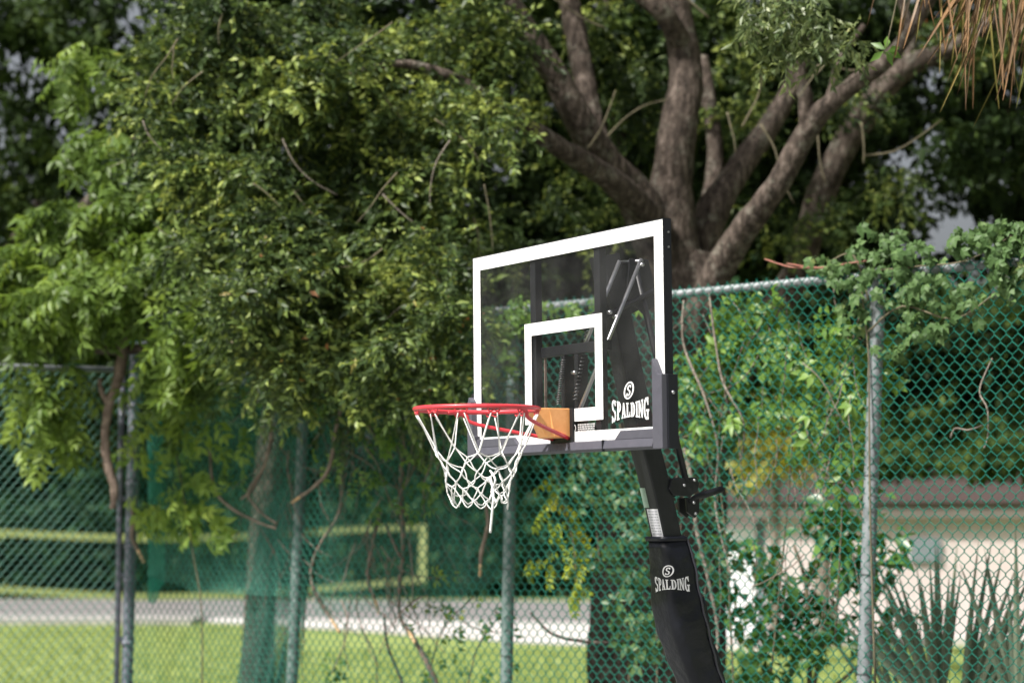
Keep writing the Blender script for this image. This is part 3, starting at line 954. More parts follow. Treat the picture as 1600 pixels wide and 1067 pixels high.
# height handle and its strut
xx = .05
arm(LX(994, 425, xx), LX(1072, 752, xx), .0135, M['black_metal'], 'adjuster_strut')
pl = [LX(a, c_, .058) for a, c_ in ((1050, 748), (1088, 745), (1093, 755), (1090, 768), (1078, 776), (1052, 773), (1046, 764))]
b = MB(); b.prism([(p.y, p.z) for p in pl], 0, .046, .058); b.prism([(p.y, p.z) for p in pl], 0, -.058, -.046)
q = LX(1044, 762, .05); b.box((0, q.y + .0, q.z), (.092, .05, .07)); hb(b, 'adjuster_bracket', M['black_metal'], bevel=.003)
pl = [LX(a, c_, .03) for a, c_ in ((1072, 778), (1092, 776), (1092, 800), (1085, 809), (1074, 800))]
b = MB(); b.prism([(p.y, p.z) for p in pl], 0, .02, .034); b.prism([(p.y, p.z) for p in pl], 0, -.034, -.02); hb(b, 'lever_plate', M['black_metal'], bevel=.002)
b = MB(); b.tube([LX(1076, 783, .03), LX(1090, 775, .03), LX(1102, 772, .03), LX(1128, 764, .03)], [.011, .012, .015, .014], 10); hb(b, 'handle_grip', M['black_metal'], smooth=True)
for a, c_ in ((1069, 758), (1085, 750), (1084, 785), (1087, 802)):
    p = LX(a, c_, .062); b = MB(); b.tube([p - Vector((.004, 0, 0)), p + Vector((.004, 0, 0))], .006, 8); hb(b, 'bolt', M['chrome'], smooth=True)

# ---------------------------------------------------------------- the chain link fence
H = 3.05
C0 = Vector((-2.675, 14.48, 0)); FD = Vector((4.515, -3.98, 0)).normalized(); FN = Vector((FD.y, -FD.x, 0))   # FN towards the camera
if FN.y > 0: FN = -FN


def zigzag(height, flip, amp=.0158, step=.0375, r=.0026, z0=.05):
    """one woven wire: local x along the fence, y depth"""
    n = int((height - z0) / step)
    b = MB(); pts = []
    for k in range(n + 1):
        s = 1 if (k % 2 == 0) != flip else -1
        for dz in (-.0045, .0045): pts.append(Vector((s * amp, (.0030 if s > 0 else -.0030), z0 + k * step + dz)))
    b.tube(pts, r, 4, cap=False)
    me = bpy.data.meshes.new('wire'); me.from_pydata(b.v, [], b.f)
    return me


def wires(parent, d0, length, height, m, off, sag=0.0, z0=.05, amp=.0158):
    mes = [zigzag(height, False, amp, z0=z0), zigzag(height, True, amp, z0=z0)]
    for me in mes: me.materials.append(m)
    n = int(length / (2 * amp))
    for i in range(n):
        o = bpy.data.objects.new('wire', mes[i % 2]); COL.objects.link(o); o.parent = parent
        s = d0 + (i + .5) * 2 * amp
        o.location = (s, off + .006 * math.sin(s * 2.3), .004 * math.sin(s * 1.7))


ang = math.atan2(FD.y, FD.x)
fence = empty('chain_link_fence', C0)
fence.rotation_euler = (0, 0, ang)
tag(fence, 'tall green chain link fence with grey posts running behind the hoop', 'fence')
FL = 7.9
wires(fence, 0, 7.6, H + .02, M['vinyl_wire'], -.040)


def s_of(px):   # distance along the fence seen at photo column px
    t = (px - 800) / FPX
    # X = t*Y approx (depth ~ Y here)
    return (C0.x - t * C0.y) / (t * FD.y - FD.x)


def f_loc(px, py):
    """fence-frame (s, z) of a pixel on the fence plane"""
    o = Vector((0, 0, EYE)); d = (P(px, py, 10) - o)
    n_ = FN; tt = (C0 - o).dot(n_) / d.dot(n_); q = o + d * tt
    return (q - C0).dot(FD), q.z


b = MB(); b.tube([(-.02, 0, H - .03), (FL, 0, H - .03)], .024, 12); rail = b.build('top_rail', M['galv'], fence, smooth=True)
b = MB(); b.tube([(-.02, 0, .08), (FL, 0, .08)], .02, 10); b.build('bottom_rail', M['galv'], fence, smooth=True)
for (pt, pb, r, m_) in (((1372, 450), (1350, 1067), .038, 'galv'), ((803, 500), (791, 1067), .037, 'teal_galv'), ((476, 600), (456, 1067), .036, 'teal_galv')):
    (sa, za), (sb, zb_) = f_loc(*pt), f_loc(*pb)
    k = (sa - sb) / (za - zb_)
    b = MB(); b.tube(cr([(sb + k * (z - zb_), .0, z) for z in (0, .8, 1.6, 2.4, H - .055)], 3), r, 14); b.build('post', M[m_], fence, smooth=True)
    b = MB(); st_ = sb + k * (H - zb_); b.tube([(st_, 0, H - .055), (st_, 0, H - .03), (st_, 0, H + .01)], [r + .004, r + .006, .01], 12); b.build('post_cap', M['galv'], fence, smooth=True)
    for z in (.5, 1.0, 1.5, 2.0, 2.5):
        b = MB(); sx_ = sb + k * (z - zb_)
        b.tube([(sx_ + (r + .003) * math.cos(t_), -(r + .003) * math.sin(t_), z) for t_ in [math.pi * i / 8 for i in range(9)]], .002, 5); b.build('tie', M['dull_steel'], fence)
(sa, za), (sb, zb_) = f_loc(211, 600), f_loc(198, 1067)
k = (sa - sb) / (za - zb_)
b = MB(); b.tube(cr([(sb + k * (z - zb_), 0, z) for z in (0, 1, 2, H - .02)], 3), .041, 14); cp = b.build('corner_post', M['darkpost'], fence, smooth=True)
for z in (.35, .95, 1.38, 1.62, 2.05, 2.6):
    b = MB(); sx_ = sb + k * (z - zb_); b.tube([(sx_, 0, z - .018), (sx_, 0, z + .018)], .047, 12); b.build('band', M['darkpost'], cp, smooth=True)

# gate at the left
G1 = C0 + Vector((-.035, -.02, 0)); GD = Vector((-.84, -.33, 0)).normalized(); GH = 2.86
gate = empty('chain_link_gate', G1)
gate.rotation_euler = (0, 0, math.atan2(GD.y, GD.x))
tag(gate, 'dark chain link gate panel left of the thick dark corner post', 'gate')
wires(gate, .04, 1.55, GH - .02, M['dark_wire'], .03, z0=.08)
for s_ in (.03, 1.62):
    b = MB(); b.tube([(s_, 0, .06), (s_, 0, GH)], .021, 10); b.build('stile', M['darkpost'], gate, smooth=True)
for z in (.08, GH - .01):
    b = MB(); b.tube([(.03, 0, z), (1.62, 0, z)], .02, 10); b.build('rail', M['galv'] if z > 1 else M['darkpost'], gate, smooth=True)
for z in (.35, .98, 1.42, 1.95, 2.55):
    b = MB(); b.box((.0, 0, z), (.07, .03, .035)); b.build('hinge', M['darkpost'], gate, bevel=.004)

# windscreen netting hung on the fence
def cloth(poly_top, poly_bot, m, name, off, folds, amp, nz=26):
    """cloth between two rows of fence-plane pixels"""
    tp = [f_loc(*p) for p in poly_top]; bt = [f_loc(*p) for p in poly_bot]
    def lerp(row, u):
        q = u * (len(row) - 1); i = min(int(q), len(row) - 2); f = q - i
        return row[i][0] * (1 - f) + row[i + 1][0] * f, row[i][1] * (1 - f) + row[i + 1][1] * f
    NU = 90
    vs, fs = [], []
    for j in range(nz + 1):
        v = j / nz
        for i in range(NU + 1):
            u = i / NU
            a, c_ = lerp(tp, u), lerp(bt, u)
            s, z = a[0] * (1 - v) + c_[0] * v, a[1] * (1 - v) + c_[1] * v
            y = off + amp * (.3 + .7 * v) * math.sin(folds * u * 6.28 + 2.2 * math.sin(v * 3 + u * 5)) + amp * .8 * noise.noise(Vector((u * 9, v * 5, off * 30)))
            vs.append((s, y, z))
    for j in range(nz):
        for i in range(NU):
            a = j * (NU + 1) + i; fs.append((a, a + 1, a + NU + 2, a + NU + 1))
    b = MB(); b.add(vs, fs)
    return b.build(name, m, None, smooth=True), tp
def screen_thing(top, bot, m, off, folds, amp, label):
    o, _ = cloth(top, bot, m, 'windscreen_netting', off, folds, amp)
    o.matrix_world = Matrix.Translation(C0) @ Matrix.Rotation(ang, 4, 'Z')
    tag(o, label, 'netting', 'green netting on the fence')
    return o
screen_thing([(216, 540), (300, 530), (400, 530), (472, 520)], [(222, 900), (300, 925), (400, 930), (470, 930)], M['screen'], .05, 7, .03,
             'teal windscreen netting between the dark corner post and the next post')
screen_thing([(213, 550), (226, 550), (240, 550)], [(214, 940), (226, 945), (240, 905)], M['screen_strip'], .09, 2, .01, 'narrow solid teal strip of netting hanging against the dark corner post')
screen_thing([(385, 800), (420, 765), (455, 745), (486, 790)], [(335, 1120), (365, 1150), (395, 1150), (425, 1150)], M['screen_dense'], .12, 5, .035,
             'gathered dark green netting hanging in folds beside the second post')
screen_thing([(480, 545), (600, 530), (700, 515), (785, 500)], [(480, 960), (600, 950), (700, 940), (785, 900)], M['screen_thin'], .06, 6, .02,
             'thin green netting on the fence behind the rim and net')

# ---------------------------------------------------------------- volleyball net far on the lawn
vn = empty('volleyball_net', (P(657, 990, 38).x, 38, 0))
tag(vn, 'yellow taped volleyball net stretched over the lawn behind the fence', 'volleyball net')
TLs = [P(-80, 828, 34.5), P(190, 840, 35.5), P(370, 838, 36.3), P(540, 828, 37.2), P(660, 823, 38)]
BLs = [P(-80, 915, 34.5), P(190, 931, 35.5), P(370, 928, 36.3), P(540, 916, 37.2), P(660, 905, 38)]
for row in (TLs, BLs):
    b = MB(); p = cr(row, 5)
    vs = [q + Vector((0, dy, dz)) for q in p for dy, dz in ((-.012, -.06), (.012, -.06), (.012, .06), (-.012, .06))]
    fs = [(i * 4 + k, i * 4 + (k + 1) % 4, i * 4 + 4 + (k + 1) % 4, i * 4 + 4 + k) for i in range(len(p) - 1) for k in range(4)]
    b.add(vs, fs); b.build('tape', M['yellow_tape'], vn, local=False)
b = MB(); b.box((TLs[-1] + BLs[-1]) / 2, (.14, .03, 1.05)); b.build('end_tape', M['yellow_tape'], vn, local=False)
b = MB(); q = P(800, 870, 38.6)
b.tube([(q.x, q.y, 0), (q.x, q.y, 2.0)], .04, 8); b.build('net_post', M['black_metal'], vn, local=False)
for z0_, src in ((1.95, TLs), (.9, BLs)):
    b = MB(); b.tube([src[-1], (q.x, q.y, z0_)], .006, 4); b.build('guy_rope', M['black_metal'], vn, local=False)
b = MB(); tp_, bp_ = cr(TLs, 10), cr(BLs, 10)
for i in range(len(tp_)): b.tube([tp_[i], bp_[i]], .0015, 3, cap=False)
for k in range(1, 9): b.tube([t_.lerp(u_, k / 9) for t_, u_ in zip(tp_, bp_)], .0015, 3, cap=False)
b.build('net_mesh', M['black_metal'], vn, local=False)['kind'] = 'stuff'

# ---------------------------------------------------------------- low house beyond the lawn on the right
HY = 33.0
def hx(px): return (px - 800) / FPX * HY
house = empty('low_house', (hx(1400), HY, 0))
tag(house, 'low pale stucco house with dark eaves seen through the fence at right', 'house')
b = MB(); b.box(((hx(1195) + hx(1900)) / 2, HY + 3, .98), (hx(1900) - hx(1195), 6, 1.96)); b.build('wall', M['stucco'], house, local=False)
b = MB(); b.box(((hx(1130) + hx(1180)) / 2, HY + .4, .9), (hx(1180) - hx(1130), .6, 1.8)); b.build('white_panel', M['white_paint'], house, local=False)
b = MB(); b.box(((hx(1182) + hx(1195)) / 2, HY + .3, .95), (hx(1195) - hx(1182) - .01, .3, 1.9)); b.build('corner_trim', M['window_grey'], house, local=False)
b = MB(); b.box(((hx(1120) + hx(1940)) / 2, HY + 2.1, 2.08), (hx(1940) - hx(1120), 4.6, .24)); b.build('fascia', M['fascia'], house, local=False)
b = MB(); x0_, x1_ = hx(1110), hx(1950)
b.add([(x0_, HY - .26, 2.204), (x1_, HY - .26, 2.204), (x1_, HY + 3.4, 2.9), (x0_, HY + 3.4, 2.9), (x1_, HY + 7, 2.204), (x0_, HY + 7, 2.204)], [(0, 1, 2, 3), (3, 2, 4, 5), (0, 3, 5), (1, 4, 2), (0, 5, 4, 1)])
b.build('roof', M['roof'], house, local=False)
b = MB(); b.box((hx(1442), HY - .03, 1.45), (.5, .08, .36)); b.build('vent_box', M['window_grey'], house, local=False, bevel=.01)
b = MB(); b.box((hx(1520), HY - .52, .06), (9, .9, .12)); o = b.build('pavement', M['concrete']); tag(o, kind='structure')

# ---------------------------------------------------------------- trees
def tree_empty(name, x, y, label, cat='tree', group=None):
    e = empty(name, (x, y, 0)); tag(e, label, cat, group); return e


# far dark trees beyond the road
far_lab = ['at the far left edge', 'above the left end of the yellow net', 'behind the dark corner post', 'behind the green netting', 'behind the middle of the yellow net',
           'behind the right end of the yellow net', 'behind the fence post under the board', 'behind the pole of the hoop', 'behind the low house', 'far right behind the house roof']
pr_far = [(lambda v, f: (v, f, np.full(4, .5)))(*leaf_geo2(.42, .26))]
for i in range(10):
    x = -17.5 + i * 3.7 + random.uniform(-.5, .5); y = 58 + random.uniform(-1, 2)
    if i >= 8: y += 2
    e = tree_empty('distant_tree', x, y, 'dark green dense tree beyond the road, ' + far_lab[i], group='dark trees beyond the road')
    hgt = random.uniform(9, 12)
    wood(e, 'trunk', [(x, y, 0), (x + .1, y, 2), (x, y, 5)], [.3, .22, .12], M['bark'], 7, 3)
    pos = np.vstack([blob((x + random.uniform(-1.2, 1.2), y + random.uniform(-1, 1), z), (2.0, 1.5, 1.6), 1500) for z in (1.2, 2.6, 4.0, 5.4, 7.0, hgt - 1.6)])
    pos = pos[pos[:, 2] > .02]
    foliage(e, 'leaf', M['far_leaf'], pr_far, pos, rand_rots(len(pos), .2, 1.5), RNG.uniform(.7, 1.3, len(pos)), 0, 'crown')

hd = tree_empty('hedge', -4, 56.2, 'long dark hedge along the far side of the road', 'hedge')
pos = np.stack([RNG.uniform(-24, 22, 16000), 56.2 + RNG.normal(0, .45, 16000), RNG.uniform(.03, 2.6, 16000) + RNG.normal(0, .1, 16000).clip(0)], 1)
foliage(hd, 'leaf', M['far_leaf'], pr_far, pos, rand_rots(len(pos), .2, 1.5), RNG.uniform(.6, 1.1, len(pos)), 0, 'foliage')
# yellow-green bush and pale trunks in the middle distance, right
e = tree_empty('yellow_bush', P(1215, 900, 30).x, 30, 'yellowish green blurred bush in front of the house roof', 'bush')
pos = np.vstack([blob(P(1190, 640, 30), (.55, .5, .75), 900), blob(P(1230, 700, 30), (.55, .5, .5), 700), blob(P(1170, 740, 30), (.35, .5, .3), 250)])
wood(e, 'trunk', [P(1212, 1010, 30), P(1210, 800, 30), P(1215, 600, 30), P(1195, 520, 30)], [.09, .08, .06, .03], M['bark_pale'], 8, 4)
foliage(e, 'leaf', M['bush_leaf'], [(lambda v, f: (v, f, np.full(4, .5)))(*leaf_geo2(.16, .07))], pos, rand_rots(len(pos), .6, 1.3), RNG.uniform(.7, 1.3, len(pos)), 0, 'crown')
e = tree_empty('slender_tree', P(1290, 900, 28).x, 28, 'slender pale trunked tree in front of the house eaves', 'tree')
wood(e, 'trunk', [P(1285, 1010, 28), P(1285, 800, 28), P(1295, 700, 28), P(1305, 560, 28)], [.12, .11, .10, .05], M['bark_pale'], 8, 4)
pos = blob(P(1300, 520, 28), (.9, .8, .6), 900)
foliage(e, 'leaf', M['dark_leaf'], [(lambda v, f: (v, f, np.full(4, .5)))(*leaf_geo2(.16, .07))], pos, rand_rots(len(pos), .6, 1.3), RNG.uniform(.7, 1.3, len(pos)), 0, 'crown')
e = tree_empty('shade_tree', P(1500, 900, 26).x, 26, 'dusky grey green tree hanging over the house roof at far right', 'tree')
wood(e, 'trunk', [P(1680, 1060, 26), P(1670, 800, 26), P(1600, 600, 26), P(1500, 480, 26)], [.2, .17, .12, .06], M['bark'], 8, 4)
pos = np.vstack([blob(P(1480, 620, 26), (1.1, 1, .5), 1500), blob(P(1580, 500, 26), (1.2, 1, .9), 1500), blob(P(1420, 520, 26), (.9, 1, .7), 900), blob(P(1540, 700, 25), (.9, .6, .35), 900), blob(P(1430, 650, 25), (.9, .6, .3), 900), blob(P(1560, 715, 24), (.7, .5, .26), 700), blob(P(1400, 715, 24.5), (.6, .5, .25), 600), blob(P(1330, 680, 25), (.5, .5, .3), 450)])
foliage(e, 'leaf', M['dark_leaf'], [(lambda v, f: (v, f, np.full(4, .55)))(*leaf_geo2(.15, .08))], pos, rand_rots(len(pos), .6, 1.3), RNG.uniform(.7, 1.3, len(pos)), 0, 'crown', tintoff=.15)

# dark trees standing close behind, filling the upper picture
pr_dark = [(lambda v, f: (v, f, np.full(5, .45)))(*leaf_geo(.13, .065)), (lambda v, f: (v, f, np.full(5, .55)))(*leaf_geo(.10, .05))]
gaps = [(-200, 60, 60, 300, .4), (60, 170, 190, 215, .35), (100, 200, 165, 280, .2), (60, 290, 120, 345, .4), (1395, 60, 1480, 130, .15), (1430, 130, 1475, 230, .2),
        (1380, 290, 1520, 400, .2), (1455, 330, 1560, 395, .06), (1560, 100, 1600, 200, .35), (1390, 210, 1480, 300, .35)]
def backdrop_tree(x, y, lab, lst, tr):
    e = tree_empty('shadowed_tree', x, y, lab, group='dark trees close behind the oak')
    for t_ in tr: limb_px(e, 'trunk', t_, M['bark'], 9, 5)
    pos = clear(blobs(lst), gaps)
    hi = np.vstack([blob((x + dx_, 16.4, 7.0), (1.5, 1.3, .75), 2600) for dx_ in (-1.2, .9)])  # unseen high leaves added above the frame to keep sun off the crown
    pos = np.vstack([pos, hi])
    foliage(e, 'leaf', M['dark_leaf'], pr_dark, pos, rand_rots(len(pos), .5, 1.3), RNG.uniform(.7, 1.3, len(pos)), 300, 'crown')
backdrop_tree(-4.5, 19, 'dark dense tree behind the feathery foliage at left', [(60, 60, 19, 1.4, .9, .6, 5200), (40, 180, 18.7, .6, .5, .35, 1700), (20, 270, 19.3, .5, .5, .3, 1500), (80, 330, 19, 1.2, .7, .6, 3200), (260, 230, 18.5, 1.3, .8, 1.2, 7000), (60, 480, 18.5, 1.3, .6, .5, 3500), (290, 470, 18.5, 1.3, .7, .7, 4500), (160, 640, 18.0, 1.2, .5, .5, 3000)],
              [[(-130, 1150, 19, 60), (-110, 700, 19, 50), (20, 400, 19, 40), (160, 200, 19, 25)]])
backdrop_tree(-1.4, 18, 'dark dense tree behind the small leaved oak foliage', [(400, 10, 18, .9, .6, .4, 3200), (560, 100, 18, 1.4, .8, .9, 7500), (560, 330, 17.5, 1.4, .7, .8, 7500), (700, 480, 17.5, 1.1, .5, .4, 3000), (480, 500, 17.5, 1.0, .6, .5, 3400), (620, 600, 17.5, .9, .4, .4, 1600)],
              [[(402, 1200, 18, 56), (408, 900, 18, 48), (440, 600, 18, 44), (540, 300, 18, 40), (600, 60, 18, 20)]])
backdrop_tree(.9, 18.5, 'dark leafy tree seen between the oak limbs', [(870, 430, 18.3, .9, .5, .35, 3000), (900, 80, 18.5, 1.4, .8, .9, 9500), (880, 330, 18, 1.3, .6, .7, 8500), (1120, 120, 18.5, 1.3, .8, 1.0, 10500), (1160, 360, 18, 1.2, .6, .5, 6500), (1020, 250, 19, 1.3, .5, .6, 5500), (1240, 280, 18.6, .9, .5, .6, 4500), (900, 560, 18, 1.2, .5, .5, 2600), (1120, 560, 18, 1.2, .5, .5, 2600)],
              [[(980, 1150, 18.5, 60), (980, 600, 18.5, 50), (960, 200, 18.5, 40), (940, 0, 18.5, 20)]])
backdrop_tree(4.2, 18, 'dark tree with bright sky gaps at the right edge', [(1340, 120, 18.5, 1.1, .8, .9, 8500), (1360, 350, 18, .9, .6, .6, 4300), (1540, 100, 18, 1.1, .7, .8, 4800), (1560, 330, 18, 1.0, .6, .55, 3300), (1560, 250, 16, .8, .5, .35, 1500), (1480, 200, 17, .7, .5, .3, 1500), (1500, 560, 17, 1.2, .5, .45, 3600), (1350, 520, 17.5, .8, .5, .4, 2000)],
              [[(1750, 1150, 18, 70), (1720, 600, 18, 60), (1640, 300, 18, 40), (1500, 60, 18, 20)]])

# the big oak behind the fence -------------------------------------------------
oak = tree_empty('live_oak', P(1060, 900, 14.2).x, 14.2, 'big many limbed oak tree rising behind the backboard', 'tree')
B_ = M['bark']
limb_px(oak, 'trunk', [(1020, 1400, 14.2, 235), (1025, 1150, 14.2, 215), (1030, 900, 14.2, 205), (1040, 700, 14.2, 190), (1055, 540, 14.2, 165), (1064, 450, 14.2, 140), (1068, 395, 14.2, 95)], B_, 22, 9, .10)
oak_limbs = [
    [(1040, 430, 14.1, 90), (1000, 320, 14.0, 85), (950, 260, 13.8, 72), (905, 190, 13.6, 62), (868, 120, 13.5, 54), (830, 60, 13.4, 50), (792, 0, 13.3, 46), (750, -80, 13.2, 38)],
    [(950, 265, 14.0, 50), (925, 190, 14.1, 48), (910, 110, 14.2, 46), (897, 40, 14.3, 44), (880, -40, 14.4, 40)],
    [(1030, 360, 13.9, 60), (985, 305, 13.6, 52), (930, 265, 13.3, 46), (865, 225, 13.0, 40), (785, 170, 12.8, 34), (700, 120, 12.7, 26), (620, 100, 12.6, 16), (540, 120, 12.6, 8)],
    [(1062, 460, 14.2, 110), (1055, 380, 14.1, 92), (1048, 290, 14.1, 82), (1060, 200, 14.1, 74), (1072, 120, 14.2, 68), (1062, 50, 14.2, 64), (1050, -30, 14.3, 58)],
    [(1065, 70, 14.15, 44), (1035, 20, 14.0, 42), (990, -20, 14.0, 36)],
    [(1095, 420, 14.6, 50), (1108, 330, 14.7, 40), (1118, 240, 14.8, 34), (1108, 160, 14.9, 30), (1098, 90, 15, 24)],
    [(1085, 440, 14.4, 80), (1110, 340, 14.4, 66), (1150, 270, 14.5, 52), (1200, 200, 14.6, 46), (1235, 140, 14.7, 38), (1260, 60, 14.8, 30)],
    [(1085, 520, 13.6, 80), (1120, 430, 13.4, 62), (1165, 355, 13.2, 54), (1215, 290, 13.0, 48), (1250, 225, 12.9, 46), (1280, 180, 12.8, 42), (1330, 135, 12.7, 36), (1380, 100, 12.6, 32), (1425, 45, 12.5, 28), (1470, -30, 12.4, 22)],
    [(1262, 205, 12.85, 34), (1258, 150, 12.8, 30), (1240, 90, 12.75, 24), (1232, 30, 12.7, 20), (1236, -40, 12.7, 16)],
    [(1285, 180, 12.8, 22), (1300, 140, 12.8, 17), (1312, 95, 12.8, 14), (1350, 40, 12.8, 12)],
]
for t_ in oak_limbs: limb_px(oak, 'limb', [(a_, b_, c_, d_ * .80) for a_, b_, c_, d_ in t_], B_, 14, 8, .13)
# smaller bare twigs across the crown
rt = random.Random(21)
for i in range(34):
    px, py = rt.uniform(220, 760), rt.uniform(20, 560); Y = rt.uniform(11.5, 12.9)
    an = rt.uniform(.3, 2.6); ln = rt.uniform(60, 170); pts = []
    for k in range(4):
        pts.append((px, py, Y, 3.0 - .7 * k)); an += rt.uniform(-.35, .35); px += math.cos(an) * ln / 4; py += math.sin(an) * ln / 4
    limb_px(oak, 'twig', pts, M['twig'] if i % 3 else M['bark_pale'], 5, 3, 0)
for i in range(14):
    px, py = rt.uniform(860, 1400), rt.uniform(20, 250); Y = rt.uniform(12.4, 14)
    an = rt.uniform(0, 6.28); ln = rt.uniform(80, 190); pts = []
    for k in range(4):
        pts.append((px, py, Y, 4 - .8 * k)); an += rt.uniform(-.4, .4); px += math.cos(an) * ln / 4; py += math.sin(an) * ln / 4
    limb_px(oak, 'twig', pts, M['twig'], 5, 3, 0)
pr_oak = [oak_spray(i) for i in range(7)]
oak_bl = [(560, 40, 13.0, 1.2, .6, .3, 620), (340, 60, 12.6, .7, .5, .35, 420), (330, 170, 12.4, .55, .5, .3, 380), (480, 160, 12.6, .7, .5, .4, 430), (640, 180, 12.9, .5, .5, .4, 230),
          (420, 260, 12.4, .6, .45, .3, 420), (560, 300, 12.6, .65, .5, .35, 250), (430, 380, 12.2, .55, .4, .25, 380), (540, 430, 12.4, .6, .4, .3, 300), (660, 360, 13.0, .45, .5, .35, 150),
          (470, 480, 12.3, .5, .4, .17, 240), (700, 430, 12.8, .3, .3, .3, 110), (640, 500, 12.8, .45, .4, .2, 220), (740, 60, 12.8, .3, .4, .3, 150), (390, 540, 12.3, .25, .3, .08, 40),
          (640, 570, 13.0, .25, .2, .18, 46), (560, 540, 12.6, .3, .3, .10, 50), (730, 150, 12.4, .3, .3, .12, 110), (780, 210, 12.2, .16, .2, .08, 50), (700, 300, 13.0, .35, .4, .3, 90),
          (980, 60, 15.0, .45, .3, .3, 60), (715, 560, 11.7, .12, .12, .14, 50), (690, 490, 11.7, .2, .2, .12, 90), (600, 540, 11.8, .25, .2, .10, 80), (500, 560, 12, .25, .2, .08, 70), (430, 560, 12.1, .18, .2, .08, 60), (650, 600, 11.7, .12, .12, .14, 34), (470, 590, 12, .1, .1, .06, 20), (640, 380, 12, .2, .2, .12, 60), (380, 470, 11.9, .2, .2, .12, 60), (440, 430, 11.8, .2, .2, .12, 60), (560, 640, 12.4, .1, .1, .12, 16), (820, 110, 15, .5, .3, .4, 110), (1180, 60, 15, .6, .3, .3, 60), (930, 120, 14.9, .5, .3, .6, 160), (1000, 150, 14.9, .3, .3, .6, 130),
          (1180, 150, 15, .5, .3, .5, 150), (1340, 200, 14.8, .4, .3, .5, 100), (1300, 330, 15.2, .6, .3, .5, 170), (870, 330, 14.8, .5, .3, .4, 200), (790, 360, 14.4, .4, .3, .3, 200)]
pos = blobs(oak_bl)
pos = clear(pos, [(-100, -100, 230, 200, .3), (735, 340, 1040, 700, .35), (745, -60, 1420, 420, .45)])
# unseen canopy added over the frame to shade what is below
over = np.vstack([blob((x, y, z), (1.5, 1.3, .5), 300) for x, y, z in ((-.6, 13.5, 6.3), (1.8, 13.5, 6.5), (4, 12.5, 6.4), (.6, 15.5, 6.8), (3.0, 15.5, 6.9), (5.5, 14.5, 6.6), (2.4, 11.6, 6.2), (4.6, 10.6, 6.0), (-1.8, 14.8, 6.6))])
pos = np.vstack([pos, over])
foliage(oak, 'leafy_twig', M['oak_leaf'], pr_oak, pos, rand_rots(len(pos), .55, 1.0), RNG.uniform(.7, 1.6, len(pos)), 300, 'foliage', spread=.2)

# leaning tree to the right of the oak
lt = tree_empty('leaning_tree', P(1090, 1000, 15.5).x, 15.5, 'dark slanting trunk right of the oak reaching to the upper right', 'tree')
limb_px(lt, 'trunk', [(1085, 1350, 15.5, 64), (1092, 900, 15.5, 58), (1115, 680, 15.5, 54), (1180, 530, 15.5, 50), (1245, 425, 15.5, 48), (1285, 300, 15.4, 46), (1340, 195, 15.3, 44), (1410, 110, 15.2, 38), (1480, 80, 15.1, 28), (1560, 30, 15, 20)], B_, 12, 8, .1)
limb_px(lt, 'limb', [(1410, 110, 15.2, 20), (1425, 60, 15.2, 16), (1400, -20, 15.2, 12)], B_, 8, 5, .1)
pos = blobs([(1480, 40, 15, .5, .4, .25, 70), (1560, 60, 15, .4, .4, .3, 60)])
foliage(lt, 'leafy_twig', M['oak_leaf'], pr_oak, pos, rand_rots(len(pos), .55, 1.0), RNG.uniform(.8, 1.3, len(pos)), 130, 'foliage')

# feathery tree at the left with compound leaves
ft = tree_empty('feathery_tree', -4.2, 14.0, 'bright green tree with feathery compound leaves at the left', 'tree')
limb_px(ft, 'trunk', [(-130, 1300, 14.6, 110), (-100, 900, 14.6, 90), (-40, 600, 14.4, 70), (60, 420, 14.2, 46), (150, 310, 14.1, 30), (230, 200, 14, 18)], M['bark'], 12, 8)
limb_px(ft, 'limb', [(60, 420, 14.2, 36), (150, 370, 13.8, 26), (240, 350, 13.5, 18), (330, 370, 13.3, 10)], M['bark'], 8, 6)
limb_px(ft, 'limb', [(30, 470, 14.3, 30), (90, 520, 13.9, 24), (170, 545, 13.7, 20), (260, 540, 13.5, 10)], M['bark'], 8, 6)
limb_px(ft, 'limb', [(130, 330, 14.1, 22), (170, 320, 13.7, 15), (220, 325, 13.5, 9)], M['bark'], 8, 6)
pr_pin = [pinnate(i) for i in range(6)]
pin_bl = [(40, 390, 13.5, .5, .5, .35, 190), (130, 420, 13.3, .5, .5, .3, 190), (30, 500, 13.4, .45, .4, .25, 170), (110, 340, 13.7, .4, .4, .2, 110), (230, 320, 13.4, .4, .4, .3, 150),
          (250, 420, 13.2, .45, .4, .3, 200), (330, 460, 13.0, .3, .35, .3, 150), (250, 520, 13.2, .3, .4, .2, 130), (130, 130, 14, .25, .4, .3, 55), (170, 230, 13.8, .3, .3, .25, 80), (220, 260, 13.5, .25, .3, .3, 80),
          (50, 600, 13.4, .16, .3, .16, 34), (85, 640, 13.6, .16, .3, .16, 26), (260, 600, 13.6, .12, .2, .2, 22), (50, 670, 13.6, .12, .2, .10, 14), (170, 460, 13.2, .3, .3, .3, 90), (330, 360, 13.2, .3, .3, .2, 80)]
pos = clear(blobs(pin_bl), [(-100, 80, 110, 285, .25)])
foliage(ft, 'leaf', M['pinnate_leaf'], pr_pin, pos, rand_rots(len(pos), .75, .9), RNG.uniform(.8, 1.25, len(pos)), 300, 'foliage', spread=.14)

